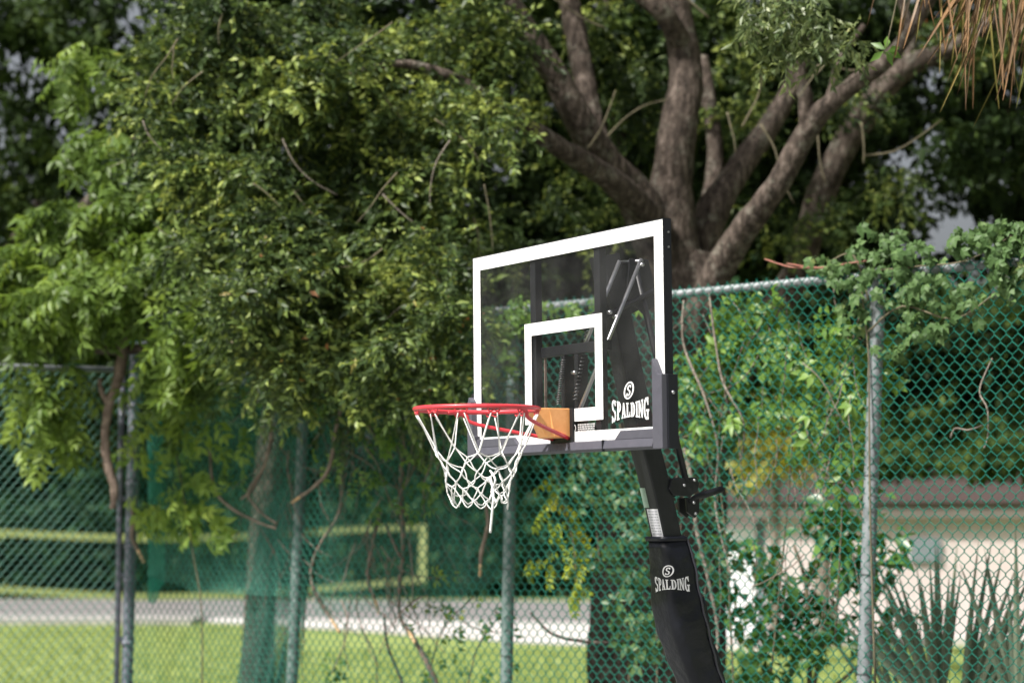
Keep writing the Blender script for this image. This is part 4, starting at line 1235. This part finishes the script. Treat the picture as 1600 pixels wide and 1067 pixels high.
# small leafy branch hanging into the top of the frame, nearer the camera
nb_ = tree_empty('overhanging_branch', P(1240, -120, 10.2).x, 10.2, 'olive leafy branch hanging in from the top edge right of centre', 'branch')
wood(nb_, 'branch', [P(1250, -260, 10.4), P(1240, -120, 10.3), P(1236, -20, 10.2), P(1232, 50, 10.2)], [.014, .010, .006, .003], M['twig'], 6, 5)
wood(nb_, 'branch', [P(1242, -100, 10.3), P(1190, -40, 10.2), P(1165, 20, 10.2)], [.008, .005, .003], M['twig'], 6, 5)
pos = blobs([(1230, 10, 10.2, .22, .2, .10, 55), (1270, 60, 10.2, .12, .15, .12, 40), (1195, 25, 10.2, .12, .15, .08, 26), (1235, 75, 10.2, .09, .1, .07, 18), (1160, 10, 10.2, .06, .1, .05, 8)])
foliage(nb_, 'leafy_twig', M['twig_leaf'], [oak_spray(30 + i, 12, .16, .054, .021) for i in range(4)], pos, rand_rots(len(pos), .8, 1.1), RNG.uniform(.7, 1.15, len(pos)), 300)
sb_ = tree_empty('leafy_shoot', P(1395, 20, 9.6).x, 9.6, 'small dark shoot of broad leaves left of the dead palm fronds', 'branch')
wood(sb_, 'stem', [P(1420, -140, 9.8), P(1405, -20, 9.6), P(1384, 78, 9.6)], [.006, .004, .002], M['twig'], 5, 5)
for dx, dy, a_ in ((0, 0, -1.0), (0, 0, .2), (2, 4, 1.1), (0, 2, 2.6), (-3, 2, -2.2), (4, 3, 1.9)):
    v, f = leaf_geo(.085, .034, .2, .2)
    me = arr_mesh('leaf', v, f, np.full(5, .45), M['vine_leaf']); o = bpy.data.objects.new('leaf', me); COL.objects.link(o); o.parent = sb_
    p_ = P(1384 + dx, 78 + dy, 9.6)
    o.matrix_local = inv(sb_) @ Matrix.Translation(p_) @ Matrix.Rotation(a_, 4, 'Y') @ Matrix.Rotation(1.3, 4, 'X')

# dead fronds of a palm outside the frame on the right
palm = tree_empty('palm_tree', P(1880, 600, 9.6).x, 9.8, 'palm whose dead brown fronds hang into the top right corner', 'palm')
wood(palm, 'trunk', [(palm.location.x, 9.8, 0), (palm.location.x + .04, 9.8, 2.5), (palm.location.x, 9.8, 5.4)], [.22, .19, .2], M['bark'], 14, 6)
rp = random.Random(4)
for fi, (hx_, hy_, tx, ty, n_) in enumerate(((1560, -150, 1520, 175, 22), (1640, -130, 1570, 190, 24), (1480, -190, 1440, 110, 12), (1430, -220, 1400, 55, 6), (1640, -60, 1600, 165, 20), (1580, -120, 1480, 105, 16))):
    hub = P(hx_, hy_, 9.4 + .08 * fi)
    top = Vector((palm.location.x - .12, 9.8, 5.15 + .05 * fi))
    fr_ = wood(palm, 'frond', [top, top.lerp(hub, .5) + Vector((0, 0, .12)), hub], [.014, .011, .009], M['dead_frond'], 6, 4)
    for i in range(n_):
        e_ = P(tx + 12 + rp.uniform(-62, 62), ty - 32 + rp.uniform(-75, 45), 9.4 + rp.uniform(-.25, .25))
        mid = hub.lerp(e_, .5) + Vector((rp.uniform(-.05, .05), rp.uniform(-.03, .03), rp.uniform(-.02, .08)))
        q_ = cr([hub, mid, e_ + Vector((rp.uniform(-.03, .03), 0, 0))], 6)
        b = MB(); w_ = rp.uniform(.006, .014)
        dirx = Vector((math.cos(rp.uniform(-.8, .8)), math.sin(rp.uniform(-.8, .8)), 0))
        vs, fs = [], []
        for k, p_ in enumerate(q_):
            u = k / (len(q_) - 1); ww = w_ * (1 - u) ** .6 * .9 + .0012
            vs += [p_ - dirx * ww, p_ + Vector((0, .004, 0)), p_ + dirx * ww]
            if k: a0 = (k - 1) * 3; fs += [(a0, a0 + 1, a0 + 4, a0 + 3), (a0 + 1, a0 + 2, a0 + 5, a0 + 4)]
        b.add(vs, fs); b.build('leaf_strand', M['dead_frond'] if rp.random() < .8 else M['dead_frond_green'], fr_, local=False)
# ---------------------------------------------------------------- fence climbers and hanging vines
def fence_pt(px, py, off):
    s, z = f_loc(px, py); return C0 + FD * s + FN * off + Vector((0, 0, z))


def climber(name, label, cat, stems, leaves, protos, m, n, off, sc=(.8, 1.2), face=True, smat='twig', group=None, tintoff=0.0, up=.9):
    """stems: lists of pixel points; leaves: (px,py,rx,ry,n) ellipses in pixels on the fence"""
    p0 = fence_pt(*stems[0][0], off)
    e = tree_empty(name, p0.x, p0.y, label, cat, group)
    for st in stems:
        pts = [fence_pt(a, c_, off + random.uniform(-.02, .02)) for a, c_ in st]
        wood(e, 'stem', pts, [.006 - .003 * i / len(pts) for i in range(len(pts))], M[smat], 5, 4, .1)
    ps = []
    for (px, py, rx, ry, k) in leaves:
        for _ in range(k):
            while True:
                u, v = RNG.uniform(-1, 1, 2)
                if u * u + v * v <= 1: break
            ps.append(fence_pt(px + u * rx, py + v * ry, off + RNG.normal(0, .05)))
    pos = np.array([tuple(p) for p in ps])
    N_ = len(pos)
    # leaves face the camera side, tips down
    rots = np.zeros((N_, 3, 3))
    for i in range(N_):
        R = Matrix.Rotation(RNG.normal(ang, .6), 3, 'Z') @ Matrix.Rotation(math.pi / 2 + RNG.normal(-.25, .45), 3, 'X') @ Matrix.Rotation(math.pi + RNG.normal(0, up), 3, 'Z')
        rots[i] = np.array(R)
    foliage(e, 'leaf', m, protos, pos, rots, RNG.uniform(*sc, N_), min(n, 300), tintoff=tintoff)
    return e


pal = [palmate(i) for i in range(5)]
climber('creeper', 'leafy creeper heaped over the fence rail right of the tall post', 'creeper',
        [[(1375, 1067), (1372, 800), (1366, 560), (1360, 440), (1430, 420), (1520, 410), (1590, 370)], [(1366, 520), (1420, 480), (1500, 500), (1560, 460)], [(1365, 470), (1340, 400), (1310, 410)]],
        [(1350, 425, 50, 32, 48), (1420, 430, 60, 55, 84), (1490, 480, 65, 50, 42), (1550, 385, 60, 30, 66), (1585, 430, 40, 45, 36), (1440, 515, 34, 24, 16), (1345, 490, 40, 35, 20), (1590, 370, 30, 30, 26), (1400, 560, 30, 30, 8), (1300, 420, 30, 14, 8), (1400, 375, 60, 20, 14)],
        pal, M['creeper_leaf'], 300, .06, (.62, .95))
climber('fence_vine', 'light green vine climbing behind the mesh right of the backboard', 'vine',
        [[(1130, 1100), (1120, 860), (1105, 700), (1120, 560), (1090, 470)], [(1190, 1050), (1210, 800), (1220, 640), (1180, 500)], [(1290, 1000), (1300, 760), (1290, 600), (1320, 500)], [(1080, 700), (1075, 560), (1060, 480)]],
        [(1170, 500, 60, 50, 60), (1090, 560, 45, 50, 40), (1180, 560, 60, 40, 36), (1300, 540, 60, 60, 45), (1270, 640, 60, 60, 30), (1080, 640, 30, 40, 22), (1350, 570, 20, 50, 16), (1300, 700, 50, 50, 18), (1160, 620, 50, 30, 10)],
        [pinnate(40 + i, 3, .14, .075, .035) for i in range(4)], M['vine_leaf'], 300, -.10, (.8, 1.2), tintoff=.08)
climber('trunk_vine', 'bluish green leafy vine in front of the oak trunk under the board', 'vine',
        [[(960, 1150), (950, 900), (960, 760), (940, 660)], [(1000, 1150), (1000, 900), (985, 720), (960, 640)], [(915, 900), (900, 780), (880, 720)]],
        [(890, 740, 40, 35, 22), (950, 760, 50, 50, 34), (980, 840, 40, 60, 30), (960, 930, 40, 60, 24), (900, 700, 60, 15, 16), (990, 990, 30, 50, 14), (930, 850, 30, 40, 10), (1080, 720, 25, 60, 16), (1095, 830, 25, 60, 10)],
        [pinnate(50 + i, 2, .10, .075, .045) for i in range(4)], M['trunk_vine_leaf'], 300, -.16, (.8, 1.2))
climber('yellow_vine', 'yellow green drooping fern like vine below the backboard', 'vine',
        [[(800, 705), (830, 700), (850, 730), (860, 790), (880, 850), (885, 920)]],
        [(835, 745, 20, 14, 4), (855, 785, 20, 30, 9), (872, 845, 20, 38, 12), (882, 900, 8, 44, 8), (826, 875, 18, 6, 4)],
        [pinnate(60 + i, 5, .13, .05, .022) for i in range(4)], M['yellow_leaf'], 60, -.10, (.7, 1.1), up=.6)
climber('netting_shrub', 'yellowish leaves of a sapling glowing through the green netting', 'sapling',
        [[(330, 1150), (335, 960), (320, 860), (300, 760), (290, 680)]],
        [(300, 790, 50, 45, 24), (345, 815, 40, 35, 14), (310, 720, 40, 40, 9), (262, 790, 25, 35, 12), (330, 640, 60, 60, 12), (370, 700, 40, 60, 10), (250, 700, 20, 60, 8)],
        [pinnate(70 + i, 3, .13, .085, .035) for i in range(4)], M['sapling_leaf'], 240, .10, (.8, 1.25))
climber('small_leaved_vine', 'small leaved vine trailing down the fence behind the rim', 'vine',
        [[(600, 560), (590, 640), (610, 700)], [(680, 540), (690, 620), (676, 690), (650, 760)], [(720, 560), (725, 640)], [(540, 560), (530, 640), (500, 700)], [(470, 590), (490, 640)]],
        [(690, 600, 45, 50, 60), (600, 620, 50, 50, 44), (640, 680, 40, 40, 22), (520, 620, 40, 40, 26), (480, 590, 30, 20, 18), (560, 720, 60, 50, 14), (640, 770, 50, 40, 12), (700, 740, 20, 60, 10), (440, 640, 20, 40, 8), (800, 530, 40, 60, 36), (880, 480, 70, 16, 26), (980, 462, 50, 12, 12)],
        [pinnate(110 + i, 3, .10, .05, .026) for i in range(4)], M['vine_leaf'], 220, .09, (.7, 1.2))
climber('lone_sprig', 'tiny orange and yellow sprig by the end of the yellow net', 'sprig', [[(690, 850), (680, 870), (668, 890)]], [(668, 888, 8, 8, 4), (622, 935, 6, 8, 2), (700, 960, 6, 10, 2)],
        [pinnate(80, 2, .07, .05, .022)], M['yellow_leaf'], 10, -.08, (.8, 1.1))
climber('ground_weeds', 'thin weeds growing up the lower fence left of the middle post', 'weeds',
        [[(640, 1150), (660, 1000), (720, 930)], [(700, 1150), (720, 1020), (760, 960)], [(560, 1150), (570, 1040), (540, 980)]],
        [(720, 1000, 60, 50, 12), (650, 1040, 60, 30, 10), (620, 950, 60, 30, 6), (740, 950, 40, 20, 6), (495, 1040, 12, 40, 9)],
        [pinnate(90 + i, 2, .08, .05, .03) for i in range(3)], M['vine_leaf'], 60, -.12, (.7, 1.1))

def bare_vine(pts, w_, label, off=-.08, m='vinewood', cut=True, extra=()):
    p = [fence_pt(a, c_, off + .03 * math.sin(i * 1.3)) for i, (a, c_) in enumerate(pts)]
    e = tree_empty('bare_vine', p[0].x, p[0].y, label, 'vine', 'bare hanging vines on the fence')
    sc = p[0].y / FPX / 2
    wood(e, 'stem', p, [w_ * sc * (1 - .3 * i / len(p)) * (.8 + .35 * ((i * 37) % 5) / 4) for i in range(len(p))], M[m], 7, 8, .3)
    for x_ in extra:
        wood(e, 'side_stem', [fence_pt(a, c_, off) for a, c_ in x_], [w_ * .6 * sc] * len(x_), M[m], 6, 5, .15)
    if cut:
        d = (p[-1] - p[-2]).normalized(); wood(e, 'cut_end', [p[-1] - d * .003, p[-1] + d * .05, p[-1] + d * .10], [w_ * .6 * sc, w_ * .75 * sc, w_ * .6 * sc], M['cutwood'], 7, 3, .1)
    return e
bare_vine([(470, 540), (455, 590), (440, 640), (430, 700), (405, 760), (390, 780)], 6, 'forked pale vine hanging left of the second fence post', extra=[[(435, 690), (425, 730), (400, 770), (420, 800), (445, 818)]], off=.07, cut=False)
bare_vine([(545, 560), (560, 620), (535, 690), (525, 740), (520, 800), (496, 850), (486, 890), (490, 930), (508, 968)], 7, 'long curved brown vine with a pale cut end by the second post', off=-.03)
bare_vine([(560, 600), (545, 660), (530, 730), (500, 760), (478, 775)], 7, 'thick brown branch slanting across the second fence post', off=.07)
bare_vine([(590, 800), (582, 850), (572, 900), (576, 935)], 7, 'short vine stub with a pale tip over the lower yellow tape', off=-.03)
bare_vine([(625, 700), (628, 760), (628, 820), (622, 870), (616, 910), (622, 960), (640, 985)], 8, 'thick grey brown vine bending over the lower yellow tape', off=-.02, extra=[[(600, 820), (612, 850), (622, 870)]])
bare_vine([(622, 975), (650, 1010), (672, 1060), (690, 1130)], 9, 'pale forked root like vine rising from the lower edge', off=-.05, cut=False)
bare_vine([(770, 790), (778, 820), (766, 860), (758, 880)], 7, 'short hooked brown vine just left of the middle post', off=.06)
bare_vine([(630, 560), (628, 620), (640, 680), (642, 720)], 4, 'thin brown twig hanging left of the net', off=.05, cut=False)
bare_vine([(340, 700), (352, 760), (372, 790), (410, 815), (440, 825)], 5, 'thin grey vine crossing the teal netting', off=.07, cut=False)
bare_vine([(345, 940), (352, 1000), (368, 1067), (380, 1120)], 5, 'dark thin stem rising beside the gathered netting', off=-.3, cut=False, m='bark')
bare_vine([(565, 960), (575, 1010), (595, 1067), (600, 1120)], 5, 'dark thin stem in front of the sunny lawn', off=-.2, cut=False, m='bark')
bare_vine([(812, 958), (850, 990), (900, 1003), (940, 1004)], 5, 'dark arching stem low between middle post and oak', off=-.1, cut=False, m='bark')
bare_vine([(218, 790), (224, 815), (220, 840), (222, 858)], 8, 'pale crooked stem beside the dark corner post', off=.06)
bare_vine([(430, 648), (450, 615), (470, 590)], 8, 'stubby branch with a pale sawn end near the top of the second post', off=.08)
bare_vine([(1075, 470), (1080, 540), (1110, 620), (1125, 700), (1120, 790), (1150, 900)], 4, 'thin grey vine winding up the mesh right of the board', off=.04, cut=False, m='bark_pale')
bare_vine([(1115, 460), (1130, 540), (1140, 600), (1165, 660), (1160, 720)], 4, 'second thin grey vine winding right of the board', off=.04, cut=False, m='bark_pale')
bare_vine([(1062, 700), (1080, 760), (1085, 830), (1095, 900), (1110, 990), (1105, 1080)], 7, 'grey stem standing just right of the padded pole', off=-.04, cut=False, m='bark_pale')
bare_vine([(1555, 560), (1540, 610), (1550, 640), (1545, 680), (1538, 700)], 3, 'thin bare tendril in the mesh at the right edge', off=.03, cut=False, m='bark_pale')
bare_vine([(1490, 684), (1502, 670), (1520, 672), (1537, 664)], 3, 'small curled pale twig caught in the mesh', off=.03, cut=False, m='bark_pale')
bare_vine([(1195, 405), (1240, 418), (1280, 420), (1320, 430)], 3, 'thin reddish shoot lying on top of the fence rail', off=.0, cut=False, m='redstem')
bare_vine([(1235, 413), (1290, 420), (1340, 412), (1380, 405)], 3, 'second reddish shoot reaching into the creeper', off=.03, cut=False, m='redstem')
# random fine tendrils
rv = random.Random(9)
tr_ = tree_empty('dead_tendrils', fence_pt(560, 700, -.05).x, fence_pt(560, 700, -.05).y, 'tangle of thin dead tendrils on the fence left of the hoop', 'vine')
for i in range(95):
    px, py = rv.uniform(400, 700), rv.uniform(540, 960); an = 1.57 + rv.uniform(-.9, .9); pts = []
    off = rv.uniform(-.12, .07)
    for k in range(5):
        pts.append(fence_pt(px, py, off)); an += rv.uniform(-.4, .4); px += math.cos(an) * 28; py += math.sin(an) * 30
    wood(tr_, 'tendril', pts, [.0048, .0045, .004, .003, .0022], M['bark_pale' if i % 2 else 'vinewood'], 5, 3, 0)
tr_ = tree_empty('dry_tendrils', fence_pt(1150, 700, -.05).x, fence_pt(1150, 700, -.05).y, 'thin dry tendrils woven in the mesh right of the hoop', 'vine')
for i in range(60):
    px, py = rv.uniform(1060, 1340), rv.uniform(450, 900); an = 1.57 + rv.uniform(-.7, .7); pts = []
    off = rv.uniform(-.1, .05)
    for k in range(5):
        pts.append(fence_pt(px, py, off)); an += rv.uniform(-.4, .4); px += math.cos(an) * 24; py += math.sin(an) * 30
    wood(tr_, 'tendril', pts, [.003, .003, .0028, .0022, .002], M['bark_pale' if i % 2 else 'vinewood'], 5, 3, 0)

# broken hanging branch in front of the gate
hbk = tree_empty('hanging_branch', P(185, 560, 13.6).x, 13.6, 'brown crooked branch hanging in front of the gate', 'branch')
limb_px(hbk, 'branch', [(196, 510, 13.6, 16), (190, 560, 13.6, 17), (183, 600, 13.6, 17), (170, 635, 13.6, 15), (164, 680, 13.6, 13), (168, 725, 13.6, 15), (178, 760, 13.6, 14), (176, 795, 13.6, 9)], M['hang_bark'], 8, 6, .25)
limb_px(hbk, 'side_branch', [(168, 630, 13.6, 9), (158, 610, 13.6, 8), (156, 590, 13.6, 7)], M['hang_bark'], 7, 4, .1)

# ---------------------------------------------------------------- broad leaved shrub and palmetto behind the fence
sh = tree_empty('broadleaf_shrub', P(1270, 1000, 12.6).x, 12.6, 'broad leaved shrub in front of the pale house wall', 'shrub')
for st in ([(1270, 1300, 12.6, 12), (1265, 1067, 12.6, 9), (1260, 920, 12.6, 7), (1240, 850, 12.6, 4)], [(1265, 1100, 12.6, 8), (1300, 960, 12.5, 6), (1350, 880, 12.4, 5), (1400, 860, 12.3, 3)],
           [(1262, 1000, 12.6, 6), (1220, 930, 12.6, 5), (1180, 890, 12.6, 3)], [(1260, 920, 12.6, 6), (1290, 850, 12.6, 4), (1320, 780, 12.6, 3)], [(1270, 1100, 12.6, 8), (1340, 1040, 12.5, 5), (1390, 980, 12.4, 3)]):
    limb_px(sh, 'stem', st, M['twig'], 7, 5, .1)
pos = blobs([(1270, 830, 12.6, .3, .25, .14, 90), (1180, 880, 12.6, .2, .25, .12, 50), (1230, 920, 12.6, .3, .3, .16, 100), (1300, 900, 12.5, .3, .3, .16, 90), (1360, 870, 12.4, .25, .25, .13, 55),
             (1280, 990, 12.5, .35, .3, .2, 120), (1360, 980, 12.4, .22, .25, .2, 60), (1190, 980, 12.6, .2, .25, .2, 50), (1150, 900, 12.6, .12, .2, .1, 20), (1200, 1050, 12.6, .4, .3, .15, 80), (1330, 790, 12.5, .15, .2, .1, 28)])
foliage(sh, 'leaf', M['shrub_leaf'], [single(0, .15, .07), single(1, .12, .06)], pos, rand_rots(len(pos), .35, .9), RNG.uniform(.7, 1.3, len(pos)), 300, 'foliage', spread=.22)

def palmetto(px, py, Y, n_, a0, a1, L_, label, seed):
    r = random.Random(seed)
    c_ = P(px, py, Y)
    e = tree_empty('palmetto_frond', c_.x, c_.y, label, 'palmetto', 'palmetto fronds low at the right')
    wood(e, 'stalk', [(c_.x, c_.y, 0), (c_.x, c_.y, c_.z * .5), tuple(c_)], [.012, .011, .010], M['twig'], 6, 4)
    for i in range(n_):
        a = math.radians(a0 + (a1 - a0) * i / (n_ - 1) + r.uniform(-2, 2)); l = L_ * r.uniform(.7, 1.1)
        d = Vector((math.sin(a), r.uniform(-.25, .25), math.cos(a))).normalized()
        side = d.cross(Vector((0, 1, 0))).normalized()
        side = (side + Vector((0, r.uniform(-.7, .7), 0))).normalized()
        b = MB(); vs, fs = [], []
        for k in range(8):
            u = k / 7; ww = .022 * (math.sin(min(1, u * 1.6 + .12) * math.pi / 2)) * (1 - u ** 2.2) + .0008
            p_ = c_ + d * l * u + Vector((0, 0, -.10 * l * u * u * abs(math.sin(a))))
            up_ = side.cross(d) * ww * .5
            vs += [p_ - side * ww + up_, p_, p_ + side * ww + up_]
            if k: q0 = (k - 1) * 3; fs += [(q0, q0 + 1, q0 + 4, q0 + 3), (q0 + 1, q0 + 2, q0 + 5, q0 + 4)]
        b.add(vs, fs); o = b.build('blade', M['blade'], e, local=False)
        at = o.data.attributes.new('tint', 'FLOAT', 'POINT'); at.data.foreach_set('value', [r.random() * .7 + .15] * len(b.v))
palmetto(1470, 1120, 11.6, 24, -42, 8, 0.95, 'palmetto fan with upright grey green blades just right of the tall post', 1)
palmetto(1500, 1150, 11.3, 22, 2, 48, 1.02, 'palmetto fan with blades spreading up to the right edge', 2)
palmetto(1590, 1130, 11.0, 14, -18, 35, 1.0, 'dark palmetto fan in the lower right corner', 3)
palmetto(1440, 1200, 11.9, 14, -35, 12, .95, 'low shaded palmetto fan behind the base of the tall post', 4)
